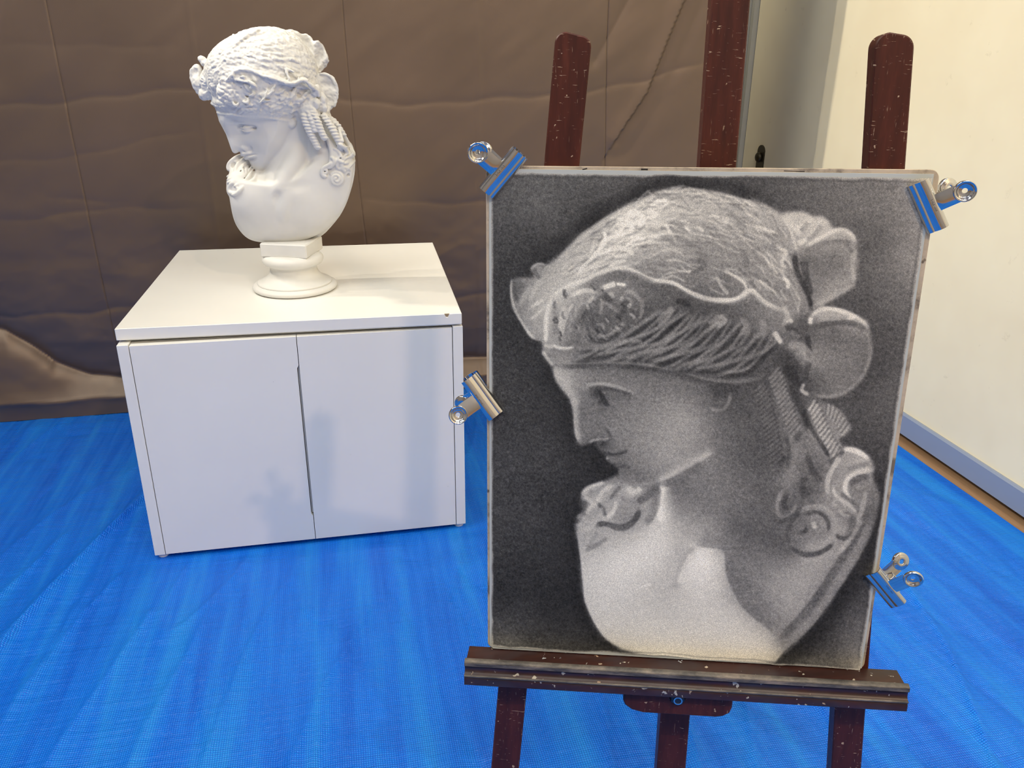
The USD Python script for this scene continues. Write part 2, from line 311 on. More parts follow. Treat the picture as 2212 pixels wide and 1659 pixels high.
# ------------------------------------------------------------------ white cabinet
white_lam = M('white_melamine', {
    'g': ('geometry', {}), 'n': ('noise_texture', dict(scale=3, detail=3)), 'r': ('rgb_ramp', dict(ramp=[(0.3, (0.83, 0.82, 0.78)), (0.7, (0.88, 0.87, 0.83))])),
    'n2': ('noise_texture', dict(scale=120, detail=2)), 'r2': ('rgb_ramp', dict(ramp=[(0.19, (0.45, 0.42, 0.36)), (0.24, (1, 1, 1))])), 'mx': ('mix_color', dict(blend_type='multiply', fac=0.5)),
    'p': ('principled_bsdf', dict(roughness=0.32, specular_ior_level=0.35))},
    [('g.position', 'n.vector'), ('g.position', 'n2.vector'), ('n.fac', 'r.fac'), ('n2.fac', 'r2.fac'), ('r.color', 'mx.a'), ('r2.color', 'mx.b'), ('mx.result', 'p.base_color')])
dark_gap = plain('shadow_gap_strip', (0.20, 0.17, 0.13), 0.6, 0.2)
inner_white = plain('cabinet_inside', (0.5, 0.5, 0.5), 0.5, 0.3)
chipboard = M('bare_chipboard', {'g': ('geometry', {}), 'n': ('noise_texture', dict(scale=500, detail=3)), 'r': ('rgb_ramp', dict(ramp=[(0.3, (0.20, 0.14, 0.08)), (0.7, (0.42, 0.32, 0.20))])), 'p': ('principled_bsdf', dict(roughness=0.9))},
    [('g.position', 'n.vector'), ('n.fac', 'r.fac'), ('r.color', 'p.base_color')])
foot_mat = plain('clear_foot_plastic', (0.75, 0.75, 0.74), 0.3, 0.5)
CW, CD, CH = 0.7836, 0.765, 0.5684     # carcass
ZB = 0.012
cab = thing('cabinet', 'white two-door cabinet standing on the blue sheet under the plaster bust', 'cabinet')
SW = 0.0245
obj('side_panel', rbox((0, 0, ZB), (SW, CD, CH), 0.001), white_lam, cab)
obj('side_panel', rbox((CW - SW, 0, ZB), (CW, CD, CH), 0.001), white_lam, cab)
obj('back_panel', rbox((SW, CD - 0.012, ZB), (CW - SW, CD, CH - 0.002), 0.0005), white_lam, cab)
obj('bottom_board', rbox((SW, 0.024, ZB + 0.002), (CW - SW, CD - 0.013, ZB + 0.02), 0.0005), white_lam, cab)
obj('top_rail', rbox((SW, 0.030, CH - 0.022), (CW - SW, CD - 0.013, CH - 0.003), 0.0005), white_lam, cab)
# doors, each with half of the long finger slot cut in its meeting edge
from shapely.geometry import Polygon
gx = 0.3916
def door(x0, x1, side):
    z0, z1, s0, s1, dpt = ZB + 0.001, CH - 0.0035, 0.088, 0.487, 0.0042
    if side > 0: prof = [(x0, z0), (x1, z0), (x1, s0 - 0.006), (x1 - dpt, s0), (x1 - dpt, s1), (x1, s1 + 0.006), (x1, z1), (x0, z1)]
    else: prof = [(x1, z0), (x1, z1), (x0, z1), (x0, s1 + 0.002), (x0, s0 - 0.002), (x0, z0)]
    return extrude_profile(prof, 0.019, lambda s, p, q: np.stack([p, 0.0008 + s, q], 1))
obj('door', door(SW + 0.0018, gx - 0.0008, +1), white_lam, cab, smooth=20)
obj('door', door(gx + 0.0008, CW - SW - 0.0018, -1), white_lam, cab, smooth=20)
obj('finger_slot', rbox((gx - 0.0040, 0.010, 0.087), (gx + 0.0006, 0.022, 0.488), 0.0003), inner_white, cab)
# the worktop, turned a little on its recessed plinth
th = -0.0261; cth, sth = math.cos(th), math.sin(th)
SWd, SD, SH, ST = 0.784, 0.7711, 0.6019, 0.0277
def slab(m):
    v = np.asarray(m.vertices).copy(); c = np.array([SWd / 2, SD / 2])
    q = v[:, :2] - c
    v[:, 0] = cth * q[:, 0] - sth * q[:, 1] + c[0] + 0.0076; v[:, 1] = sth * q[:, 0] + cth * q[:, 1] + c[1] + 0.0081
    m = m.copy(); m.vertices = v; return m
top = rbox((0, 0, SH - ST), (SWd, SD, SH), 0.0012)
chip = trimesh.convex.convex_hull(np.array([(0.7405, -0.01, SH + 0.003), (0.7565, -0.01, SH + 0.003), (0.7510, -0.01, SH - 0.0108), (0.7455, -0.01, SH - 0.0095), (0.7420, -0.01, SH - 0.006),
    (0.7415, 0.0045, SH + 0.003), (0.7555, 0.0045, SH + 0.003), (0.7500, 0.0005, SH - 0.0098), (0.7460, 0.0005, SH - 0.0088)]))
top_cut = trimesh.boolean.difference([top, chip], engine='manifold')
obj('worktop', slab(top_cut), white_lam, cab, smooth=20)
ch = chip.copy(); ch.vertices = ch.vertices + np.array([0, 0.0006, -0.0004]); bx_ = rbox((0.738, 0.0004, SH - 0.012), (0.758, 0.006, SH - 0.0003), 0.0001)
obj('chipped_edge', slab(trimesh.boolean.intersection([trimesh.creation.box(bounds=[(0.738, 0.0011, SH - 0.012), (0.758, 0.0052, SH - 0.0006)]), ch], engine='manifold')), chipboard, cab, label='chip of bare brown board in the worktop edge')
obj('plinth', slab(rbox((0.018, 0.012, CH + 0.0004), (SWd - 0.018, SD - 0.03, SH - ST + 0.0005), 0.0005)), white_lam, cab)
for fx, fy in ((0.016, 0.02), (CW - 0.016, 0.02), (0.016, CD - 0.02), (CW - 0.016, CD - 0.02)):
    f_ = trimesh.creation.cylinder(0.012, 0.0118, sections=24); f_.apply_translation((fx, fy, 0.0061)); obj('foot', f_, foot_mat, cab)
# ------------------------------------------------------------------ easel (frame: across, up along the board, out of the board)
BP = np.array([0.68724884, -0.87298268, 1.06393688])
E1 = np.array([0.95756378, -0.28799545, 0.01141201]); E2 = np.array([0.01539549, 0.09064667, 0.99576411]); EN = np.array([-0.28780999, -0.95333195, 0.0912338])
EF = np.stack([E1, E2, EN])
def onboard(m): return placed(m, EF, BP)
easel_mat = M('chipped_brown_varnish', {
    'g': ('geometry', {}),
    'mg': ('mapping', dict(scale=(60, 60, 5))), 'ng': ('noise_texture', dict(scale=1.5, detail=5, roughness=0.6)),
    'rg': ('rgb_ramp', dict(ramp=[(0.30, (0.040, 0.0095, 0.0060)), (0.55, (0.066, 0.0150, 0.0088)), (0.75, (0.095, 0.023, 0.013))])),
    'm1': ('mapping', dict(scale=(95, 95, 520), rotation=(0, 0.25, 0))), 'n1': ('noise_texture', dict(scale=1, detail=2, roughness=0.5)),
    'm2': ('mapping', dict(scale=(520, 520, 45), rotation=(0.05, 0.04, 0))), 'n2': ('noise_texture', dict(scale=1, detail=2)),
    'nb': ('noise_texture', dict(scale=14, detail=3)), 'rb': ('rgb_ramp', dict(ramp=[(0.38, (0, 0, 0)), (0.56, (1, 1, 1))])),
    'r1': ('rgb_ramp', dict(ramp=[(0.675, (0, 0, 0)), (0.74, (1, 1, 1))])), 'r2': ('rgb_ramp', dict(ramp=[(0.69, (0, 0, 0)), (0.76, (0.8, 0.8, 0.8))])),
    'np': ('noise_texture', dict(scale=130, detail=2, roughness=0.4)), 'rp': ('rgb_ramp', dict(ramp=[(0.735, (0, 0, 0)), (0.76, (1, 1, 1))])),
    'ad': ('mix_color', dict(blend_type='add', fac=1.0)), 'mu': ('mix_color', dict(blend_type='multiply', fac=0.75)), 'ad2': ('mix_color', dict(blend_type='add', fac=1.0)),
    'mx': ('mix_color', dict(b=(0.42, 0.30, 0.20))),
    'b': ('bump', dict(strength=0.25, distance=0.001)),
    'p': ('principled_bsdf', dict(roughness=0.45, specular_ior_level=0.25))},
    [('g.position', 'mg.vector'), ('mg.vector', 'ng.vector'), ('ng.fac', 'rg.fac'), ('g.position', 'm1.vector'), ('m1.vector', 'n1.vector'), ('g.position', 'm2.vector'), ('m2.vector', 'n2.vector'),
     ('n1.fac', 'r1.fac'), ('n2.fac', 'r2.fac'), ('r1.color', 'ad.a'), ('r2.color', 'ad.b'), ('g.position', 'nb.vector'), ('nb.fac', 'rb.fac'), ('ad.result', 'mu.a'), ('rb.color', 'mu.b'),
     ('g.position', 'np.vector'), ('np.fac', 'rp.fac'), ('mu.result', 'ad2.a'), ('rp.color', 'ad2.b'), ('ad2.result', 'mx.fac'), ('rg.color', 'mx.a'), ('mx.result', 'p.base_color'),
     ('ad2.result', 'b.height'), ('b.normal', 'p.normal')])
tray_mat = M('paint_smeared_brown_wood', {
    'g': ('geometry', {}), 'mg': ('mapping', dict(scale=(6, 40, 40), rotation=(0, 0, 0.29))), 'ng': ('noise_texture', dict(scale=1.5, detail=5, roughness=0.6)),
    'rg': ('rgb_ramp', dict(ramp=[(0.30, (0.020, 0.006, 0.0045)), (0.55, (0.038, 0.0105, 0.007)), (0.75, (0.055, 0.017, 0.010))])),
    'np': ('noise_texture', dict(scale=95, detail=3, roughness=0.5)), 'rp': ('rgb_ramp', dict(ramp=[(0.665, (0, 0, 0)), (0.685, (1, 1, 1))])),
    'nc': ('noise_texture', dict(scale=25, detail=1)), 'rc': ('rgb_ramp', dict(ramp=[(0.3, (0.36, 0.24, 0.15)), (0.5, (0.45, 0.42, 0.34)), (0.62, (0.30, 0.33, 0.38)), (0.72, (0.40, 0.25, 0.09))])),
    'ns': ('noise_texture', dict(scale=20, detail=4)), 'rs': ('rgb_ramp', dict(ramp=[(0.45, (0, 0, 0)), (0.75, (0.45, 0.45, 0.45))])), 'ms': ('mix_color', dict(b=(0.045, 0.05, 0.06))),
    'mx': ('mix_color', {}), 'b': ('bump', dict(strength=0.4, distance=0.001)), 'p': ('principled_bsdf', dict(roughness=0.42, specular_ior_level=0.5))},
    [('g.position', 'mg.vector'), ('mg.vector', 'ng.vector'), ('ng.fac', 'rg.fac'), ('g.position', 'np.vector'), ('np.fac', 'rp.fac'), ('g.position', 'nc.vector'), ('nc.fac', 'rc.fac'),
     ('g.position', 'ns.vector'), ('ns.fac', 'rs.fac'), ('rg.color', 'ms.a'), ('rs.color', 'ms.fac'), ('ms.result', 'mx.a'), ('rc.color', 'mx.b'), ('rp.color', 'mx.fac'), ('mx.result', 'p.base_color'),
     ('rp.color', 'b.height'), ('b.normal', 'p.normal')])
worn_ridge = M('charcoal_worn_edge', {
    'g': ('geometry', {}), 'm': ('mapping', dict(scale=(18, 18, 90))), 'n': ('noise_texture', dict(scale=1.5, detail=6, roughness=0.7)),
    'r': ('rgb_ramp', dict(ramp=[(0.35, (0.030, 0.026, 0.025)), (0.52, (0.10, 0.088, 0.076)), (0.70, (0.22, 0.18, 0.145))])), 'p': ('principled_bsdf', dict(roughness=0.5))},
    [('g.position', 'm.vector'), ('m.vector', 'n.vector'), ('n.fac', 'r.fac'), ('r.color', 'p.base_color')])
black_metal = plain('black_knob_metal', (0.012, 0.012, 0.014), 0.25, 0.6)
bare_edge = plain('worn_bare_wood', (0.42, 0.30, 0.20), 0.7, 0.3)
def plank(poly, n0, n1, b=0.0015):
    """convex outline in (across, up), between two depths, with eased edges"""
    inner = Polygon(poly).buffer(-b, join_style=1, quad_segs=3)
    P, Q = np.array(Polygon(poly).exterior.coords)[:-1], np.array(inner.exterior.coords)[:-1]
    pts = [np.c_[Q, np.full(len(Q), n0)], np.c_[Q, np.full(len(Q), n1)], np.c_[P, np.full(len(P), n0 + b)], np.c_[P, np.full(len(P), n1 - b)]]
    return onboard(trimesh.convex.convex_hull(np.vstack(pts)))
def post_poly(a0, b0, a1, b1, w, rtop, rbot=0.0, skew=0.0):
    """straight post from (a0, b0) bottom to (a1, b1) top"""
    d = np.array([a1 - a0, b1 - b0]); L = np.hypot(*d); d = d / L; q = np.array([d[1], -d[0]])
    out = []
    for cx, cy_, r, st in ((-w / 2, L, rtop, 180), (w / 2, L, rtop, 90)):
        c = np.array([cx + (r if cx < 0 else -r), L - r - (0.003 if cx > 0 else 0)])
        for t in np.radians(np.linspace(st, st - 90, 10)): out.append(c + r * np.array([math.cos(t), math.sin(t)]))
    out += [np.array([w / 2, 0]), np.array([-w / 2, 0])]
    return [tuple(np.array([a0, b0]) + q * x + d * y) for x, y in out]
easel = thing('easel', 'worn dark red-brown wooden studio easel holding up the charcoal drawing', 'easel')
NF, NBk = -0.0055, -0.031
up_l = post_poly(0.0125, -1.0640, 0.1025, 0.1495, 0.0425, 0.0125)
up_r = post_poly(0.5435, -1.0680, 0.4615, 0.1485, 0.0425, 0.0155)
obj('upright', plank(up_l, NBk, NF), easel_mat, easel)
obj('upright', plank(up_r, NBk, NF), easel_mat, easel)
mast = [(0.2585, -1.00), (0.3025, -1.00), (0.3055, 0.72), (0.2615, 0.72)]
obj('mast', plank(mast, -0.072, -0.038), easel_mat, easel)
for b0, b1 in ((-0.10, -0.055), (-0.62, -0.575), (-0.99, -0.945)):
    la = lambda b: 0.0125 + (b + 1.064) * (0.09 / 1.2135); ra = lambda b: 0.5435 - (b + 1.068) * (0.082 / 1.2165)
    obj('cross_rail', plank([(la(b0) - 0.015, b0), (ra(b0) + 0.015, b0), (ra(b1) + 0.015, b1), (la(b1) - 0.015, b1)], -0.0375, -0.0312), easel_mat, easel)
# the rear leg, from behind the mast down to the floor
pa = BP + 0.28 * E1 - 0.12 * E2 - 0.088 * EN; pb = BP + 0.28 * E1 - 1.06 * E2 - 0.45 * EN; pb[2] = 0.0135
ax = pb - pa; L = np.linalg.norm(ax); ax /= L; sx = E1 - ax * (E1 @ ax); sx /= np.linalg.norm(sx)
leg = rbox((-0.02, -0.013, 0), (0.02, 0.013, L), 0.0015)
obj('rear_leg', placed(leg, np.stack([sx, np.cross(ax, sx), ax]), pa), easel_mat, easel)
hg = rbox((0.262, -0.14, -0.082), (0.302, -0.10, -0.0722), 0.001); obj('hinge', onboard(hg), black_metal, easel)
# tray: shelf with a moulded lip, carried by the slide block
A0, A1 = -0.0285, 0.5785
tray = [(-0.0045, -0.0005), (0.0245, -0.0005), (0.0245, -0.020), (-0.0045, -0.020)]
ext = lambda prof, a0, a1: onboard(extrude_profile(prof, a1 - a0, lambda s, p, q: np.stack([a0 + s, -0.6795 + q, p], 1)))
obj('tray', ext([(-0.0045, -0.0003), (0.0270, -0.0003), (0.0270, -0.021), (-0.0045, -0.021)], A0 + 0.001, A1 - 0.002), tray_mat, easel)
t = np.radians(np.linspace(160, 0, 9)); ridge = [(0.0325 + 0.0055 * math.cos(x), 0.0005 + 0.0035 * math.sin(x)) for x in t]
obj('tray_ridge', ext(ridge + [(0.0382, -0.004), (0.0272, -0.004)], A0 - 0.0005, A1 + 0.0005), worn_ridge, easel, label='charcoal-greyed top edge of the tray lip')
t = np.radians(np.linspace(80, -75, 8)); cove = [(0.0375 - 0.0045 * math.cos(x) + 0.001, -0.0110 + 0.0068 * math.sin(x)) for x in t]
obj('tray_lip', ext([(0.0272, -0.0041), (0.0381, -0.0041)] + cove[1:] + [(0.0382, -0.0182), (0.0272, -0.0182)], A0 - 0.0005, A1 + 0.0005), tray_mat, easel, smooth=40)
t = np.radians(np.linspace(90, -90, 7)); bead = [(0.0375 + 0.0022 * math.cos(x), -0.0203 + 0.0020 * math.sin(x)) for x in t]
obj('tray_bead', ext([(0.0272, -0.0183)] + bead + [(0.0272, -0.0223)], A0 - 0.001, A1 + 0.001), worn_ridge, easel)
obj('tray_skirt', ext([(0.0272, -0.0224), (0.0370, -0.0224), (0.0385, -0.026), (0.0385, -0.0345), (0.0372, -0.0358), (0.0272, -0.0358)], A0 - 0.001, A1 + 0.001), tray_mat, easel)
blk = [(0.197, -0.699), (0.350, -0.699), (0.350, -0.7375), (0.347, -0.7475), (0.338, -0.7535), (0.328, -0.7555), (0.226, -0.7555), (0.210, -0.7515), (0.200, -0.7440), (0.197, -0.7365)]
obj('slide_block', plank(blk[::-1], -0.0045, 0.0235, 0.002), easel_mat, easel)
kp = [(0.0, 0.0325), (0.0045, 0.0325), (0.0055, 0.031), (0.0090, 0.0300), (0.0105, 0.028), (0.0108, 0.0245), (0.0095, 0.0238), (0.0, 0.0238)]
kn = lathe(kp, 48); v = kn.vertices; ang = np.arctan2(v[:, 1], v[:, 0]); rr = np.hypot(v[:, 0], v[:, 1])
kn.vertices = np.c_[v[:, :2] * (1 + 0.07 * np.cos(7 * ang) * (rr > 0.008))[:, None], v[:, 2]]
kn.apply_translation((0.2725, -0.724, 0)); obj('clamp_knob', onboard(kn), black_metal, easel, label='black ribbed clamp knob')
wr = trimesh.creation.annulus(0.0045, 0.0062, 0.001, sections=32); wr.apply_translation((0.2725, -0.724, 0.0329)); obj('washer', onboard(wr), plain('bright_screw', (0.6, 0.6, 0.6), 0.25, 0.5, 1.0), easel)

# ------------------------------------------------------------------ drawing board, backing sheet
board_mat = M('beige_board', {
    'g': ('geometry', {}), 'n': ('noise_texture', dict(scale=22, detail=5, roughness=0.65)), 'r': ('rgb_ramp', dict(ramp=[(0.36, (0.17, 0.14, 0.11)), (0.47, (0.42, 0.35, 0.26)), (0.6, (0.52, 0.43, 0.32))])),
    'n2': ('noise_texture', dict(scale=70, detail=2)), 'r2': ('rgb_ramp', dict(ramp=[(0.27, (0.12, 0.1, 0.09)), (0.33, (1, 1, 1))])), 'mx': ('mix_color', dict(blend_type='multiply', fac=0.8)),
    'p': ('principled_bsdf', dict(roughness=0.6, specular_ior_level=0.3))},
    [('g.position', 'n.vector'), ('n.fac', 'r.fac'), ('g.position', 'n2.vector'), ('n2.fac', 'r2.fac'), ('r.color', 'mx.a'), ('r2.color', 'mx.b'), ('mx.result', 'p.base_color')])
def round_rect(a0, b0, a1, b1, r, n=8):
    return np.array(Polygon([(a0, b0), (a1, b0), (a1, b1), (a0, b1)]).buffer(-r).buffer(r, quad_segs=n).exterior.coords)[:-1]
bd = thing('drawing_board', 'beige drawing board with rounded corners resting on the easel tray behind the drawing', 'drawing board')
obj('panel', plank([tuple(x) for x in round_rect(0.0, -0.6790, 0.530, 0.0, 0.0105)], -0.0050, 0.0, 0.0006), board_mat, bd, label='smudged beige face with charcoal fingermarks')
# the metal hook and rings of a portfolio board are not visible; ink dashes are, along the top border
ink = plain('ink_mark', (0.02, 0.018, 0.018), 0.6, 0.2)
for a, b, w, h, ang in ((0.1195, -0.0030, 0.0058, 0.0012, 0.25), (0.1905, -0.0028, 0.0080, 0.0018, 0.0), (0.3650, -0.0033, 0.024, 0.0007, -0.02)):
    mk = rbox((-w / 2, -h / 2, 0.00003), (w / 2, h / 2, 0.00012), 0.00002); c, s = math.cos(ang), math.sin(ang)
    mk.vertices = mk.vertices @ np.array([[c, s, 0], [-s, c, 0], [0, 0, 1]]) + np.array([a, b, 0]); obj('ink_mark', onboard(mk), ink, bd)
sheet_mat = plain('pale_backing_paper', (0.47, 0.50, 0.48), 0.8, 0.2)
sh = np.array([(0.0040, -0.0037), (0.5235, -0.0050), (0.5268, -0.676), (0.5215, -0.6782), (0.0080, -0.6782), (0.0027, -0.673)])
bk = thing('backing_sheet', 'pale grey-green backing sheet showing as a thin rim around the charcoal drawing', 'paper')
obj('sheet', plank([tuple(x) for x in sh], 0.0002, 0.0008, 0.0001), sheet_mat, bk)

# ------------------------------------------------------------------ bulldog clips
chrome = M('clip_chrome', {'g': ('geometry', {}), 'n': ('noise_texture', dict(scale=60, detail=3)), 'mr': ('map_range', dict(from_min=0.3, from_max=0.7, to_min=0.05, to_max=0.13)),
    'p': ('principled_bsdf', dict(base_color=(0.62, 0.61, 0.60), metallic=1.0))}, [('g.position', 'n.vector'), ('n.fac', 'mr.value'), ('mr.result', 'p.roughness')])
stamp_mat = plain('stamped_mark', (0.03, 0.03, 0.035), 0.4, 0.4, 0.3)
def strip(line, w, t, bulge=0.0, nx=9):
    """sheet-metal strip: line in (y, z), width along x, thickness t"""
    p = np.asarray(line, float); d = np.gradient(p, axis=0); d /= np.linalg.norm(d, axis=1)[:, None]
    q = np.stack([-d[:, 1], d[:, 0]], 1)
    xs_ = np.linspace(-w / 2, w / 2, nx)
    V = []
    for sgn in (0.5, -0.5):
        for x in xs_:
            zz = bulge * (1 - (2 * x / w) ** 2)
            V.append(np.c_[np.full(len(p), x), p + q * t * sgn + np.array([0, zz])])
    k, n = len(p), nx
    V = np.vstack(V); F = []
    idx = lambda s, i, j: s * n * k + i * k + j
    for i in range(n - 1):
        for j in range(k - 1):
            a, b, c, d_ = idx(0, i, j), idx(0, i + 1, j), idx(0, i + 1, j + 1), idx(0, i, j + 1)
            F += [(a, b, c), (a, c, d_)]
            a, b, c, d_ = idx(1, i, j), idx(1, i + 1, j), idx(1, i + 1, j + 1), idx(1, i, j + 1)
            F += [(a, c, b), (a, d_, c)]
    for i in range(n - 1):
        for j in (0, k - 1):
            a, b, c, d_ = idx(0, i, j), idx(0, i + 1, j), idx(1, i + 1, j), idx(1, i, j)
            F += [(a, b, c), (a, c, d_)] if j else [(a, c, b), (a, d_, c)]
    for j in range(k - 1):
        for i in (0, n - 1):
            a, b, c, d_ = idx(0, i, j), idx(0, i, j + 1), idx(1, i, j + 1), idx(1, i, j)
            F += [(a, b, c), (a, c, d_)] if not i else [(a, c, b), (a, d_, c)]
    m = trimesh.Trimesh(V, np.array(F), process=False); m.fix_normals(); return m
JAW = [(-0.0122, 0.0016), (-0.0120, 0.0032), (-0.0112, 0.0052), (-0.0098, 0.0068), (-0.0080, 0.0078), (-0.0068, 0.0080), (-0.0060, 0.0077), (-0.0052, 0.0080), (-0.0042, 0.0092), (-0.0022, 0.0108), (0.0002, 0.0120),
       (0.0030, 0.0127), (0.0055, 0.0127), (0.0075, 0.0120), (0.0092, 0.0106), (0.0102, 0.0090)]
ARM = [(0.0072, 0.0112), (0.0092, 0.0120), (0.0115, 0.0128), (0.0150, 0.0138), (0.0200, 0.0152), (0.0250, 0.0166), (0.0290, 0.0177)]
EYE_PROFILE = [(0.0030, 0.0000), (0.0042, 0.0006), (0.0062, 0.0006), (0.0078, 0.0014), (0.0092, 0.0030), (0.0104, 0.0042), (0.0116, 0.0044), (0.0123, 0.0036), (0.0125, 0.0022), (0.0121, 0.0006), (0.0112, -0.0004), (0.0098, -0.0004), (0.0080, -0.0012), (0.0060, -0.0018), (0.0036, -0.0016), (0.0030, -0.0008), (0.0030, 0.0000)]
def half_clip(root, sgn, fr, org, stamped):
    zmid = -0.0018
    flip = lambda m: m if sgn > 0 else trimesh.Trimesh(np.asarray(m.vertices) * [1, 1, -1] + [0, 0, 2 * zmid], np.asarray(m.faces)[:, ::-1], process=False)
    obj('jaw', placed(flip(strip(JAW, 0.0620, 0.0009)), fr, org), chrome, root, smooth=50)
    a = strip(ARM, 0.0205, 0.0009, bulge=0.0012, nx=11)
    sl = math.atan2(0.0177 - 0.0112, 0.029 - 0.0072)
    e = lathe(EYE_PROFILE, 56); v = e.vertices
    e.vertices = np.stack([v[:, 0], 0.0365 + v[:, 1] * math.cos(sl) - v[:, 2] * math.sin(sl), 0.0196 + v[:, 1] * math.sin(sl) + v[:, 2] * math.cos(sl)], 1)
    arm = obj('arm', placed(flip(a), fr, org), chrome, root, smooth=50)
    obj('eyelet', placed(flip(e), fr, org), chrome, arm, smooth=50)
    if stamped:
        tk = []
        for i, (h, o) in enumerate([(1, 0), (0.5, 0.3), (1, 0), (0.6, -0.2), (1, 0), (0.4, 0.3), (0.9, 0), (0.7, 0.1), (1, 0)]):
            x = -0.0065 + i * 0.0016 + (0.0012 if i > 4 else 0)
            tk.append(rbox((x, 0.0020 + 0.001 * o, 0.01285), (x + 0.0005, 0.0020 + 0.001 * o + 0.0022 * h, 0.0133), 0.0001))
        obj('stamped_mark', placed(flip(cat(tk)), fr, org), stamp_mat, root, label='small illegible stamp pressed into the jaw', kind='stuff')
CLIPS = [(0.0205, -0.0075, 139.6, 'bulldog clip set slantwise across the top left corner of the drawing'),
         (0.5210, -0.0404, 29.9, 'bulldog clip just below the top right corner, against the cream wall'),
         (-0.0057, -0.2930, -144.8, 'bulldog clip on the left edge of the drawing, overlapping the white cabinet'),
         (0.5394, -0.5443, 41.0, 'bulldog clip low on the right edge, against the blue sheet')]
for a, b, psi, lab in CLIPS:
    c = thing('bulldog_clip', 'shiny chrome ' + lab, 'clip', group='clips round the drawing')
    t = math.radians(psi); yl = E1 * math.cos(t) + E2 * math.sin(t); xl = E1 * math.sin(t) - E2 * math.cos(t)
    fr, org = np.stack([xl, yl, EN]), BP + a * E1 + b * E2
    half_clip(c, 1, fr, org, True); half_clip(c, -1, fr, org, False)
    sp_ = []
    for x in (-0.0055, 0.0055):
        s = trimesh.creation.torus(0.0062, 0.0009, major_sections=28, minor_sections=8); s.apply_transform(trimesh.transformations.rotation_matrix(math.pi / 2, [0, 1, 0])); s.apply_translation((x, 0.0125, -0.0018)); sp_.append(s)
    rod = trimesh.creation.cylinder(0.0009, 0.018, sections=10); rod.apply_transform(trimesh.transformations.rotation_matrix(math.pi / 2, [0, 1, 0])); rod.apply_translation((0, 0.0185, -0.0018)); sp_.append(rod)
    obj('spring', placed(cat(sp_), fr, org), chrome, c, smooth=60)
# ------------------------------------------------------------------ plaster bust: sculpted as a distance field, then meshed
plaster = M('white_plaster', {
    'g': ('geometry', {}), 'n': ('noise_texture', dict(scale=25, detail=4)), 'r': ('rgb_ramp', dict(ramp=[(0.3, (0.71, 0.70, 0.67)), (0.7, (0.75, 0.74, 0.71))])),
    'p': ('principled_bsdf', dict(roughness=0.55, specular_ior_level=0.3))},
    [('g.position', 'n.vector'), ('n.fac', 'r.fac'), ('r.color', 'p.base_color')])
BST = 1.4
U0, V0, W0 = 402.0, 44.0, -84.0
NU, NV, NW = int(376 / BST), int(492 / BST), int(210 / BST)
gu = (U0 + BST * np.arange(NU)).astype(np.float32); gv = (V0 + BST * np.arange(NV)).astype(np.float32); gw = (W0 + BST * np.arange(NW)).astype(np.float32)
FLD = np.full((NU, NV, NW), 25.0, np.float32)
def box_of(lo, hi):
    out = []
    for a, b, o, n in zip(lo, hi, (U0, V0, W0), (NU, NV, NW)):
        i0, i1 = int(max(0, math.floor((a - o) / BST))), int(min(n, math.ceil((b - o) / BST) + 1))
        if i1 <= i0: return None
        out.append(slice(i0, i1))
    return tuple(out)
def coords(b): return gu[b[0]][:, None, None], gv[b[1]][None, :, None], gw[b[2]][None, None, :]
def smin(a, b, k):
    if k <= 0: return np.minimum(a, b)
    h = np.maximum(k - np.abs(a - b), 0) / k
    return np.minimum(a, b) - h * h * k * 0.25
def smax(a, b, k): return -smin(-a, -b, k)
def put(d_fn, lo, hi, k=3.0, sub=False, field=None):
    f = FLD if field is None else field
    m = k + 2.5
    b = box_of(np.asarray(lo) - m, np.asarray(hi) + m)
    if b is None: return
    d = d_fn(*coords(b))
    f[b] = smax(f[b], -d, k) if sub else smin(f[b], d, k)
def rotm(ax_deg):
    a, b, c = np.radians(ax_deg)   # about u, v, w
    ca, sa, cb, sb, cc, sc = math.cos(a), math.sin(a), math.cos(b), math.sin(b), math.cos(c), math.sin(c)
    return np.array([[1, 0, 0], [0, ca, -sa], [0, sa, ca]]) @ np.array([[cb, 0, sb], [0, 1, 0], [-sb, 0, cb]]) @ np.array([[cc, -sc, 0], [sc, cc, 0], [0, 0, 1]])
def ell(c, r, k=3.0, rot=(0, 0, 0), sub=False, Rm=None, field=None):
    c, r = np.asarray(c, float), np.asarray(r, float); Rm = rotm(rot) if Rm is None else Rm
    ext = np.sqrt(((Rm * r) ** 2).sum(1))
    def d(u, v, w):
        p = (u - c[0], v - c[1], w - c[2])
        q = [p[0] * Rm[0, i] + p[1] * Rm[1, i] + p[2] * Rm[2, i] for i in range(3)]
        k0 = np.sqrt((q[0] / r[0]) ** 2 + (q[1] / r[1]) ** 2 + (q[2] / r[2]) ** 2)
        k1 = np.sqrt((q[0] / r[0] ** 2) ** 2 + (q[1] / r[1] ** 2) ** 2 + (q[2] / r[2] ** 2) ** 2)
        return (k0 * (k0 - 1) / np.maximum(k1, 1e-4)).astype(np.float32)
    put(d, c - ext, c + ext, k, sub, field)
def cap(a, b, ra, rb, k=2.0, sub=False, field=None):
    a, b = np.asarray(a, float), np.asarray(b, float); ba = b - a; L2 = max(ba @ ba, 1e-6)
    def d(u, v, w):
        t = np.clip(((u - a[0]) * ba[0] + (v - a[1]) * ba[1] + (w - a[2]) * ba[2]) / L2, 0, 1)
        return (np.sqrt((u - a[0] - t * ba[0]) ** 2 + (v - a[1] - t * ba[1]) ** 2 + (w - a[2] - t * ba[2]) ** 2) - (ra + (rb - ra) * t)).astype(np.float32)
    m = max(ra, rb); put(d, np.minimum(a, b) - m, np.maximum(a, b) + m, k, sub, field)
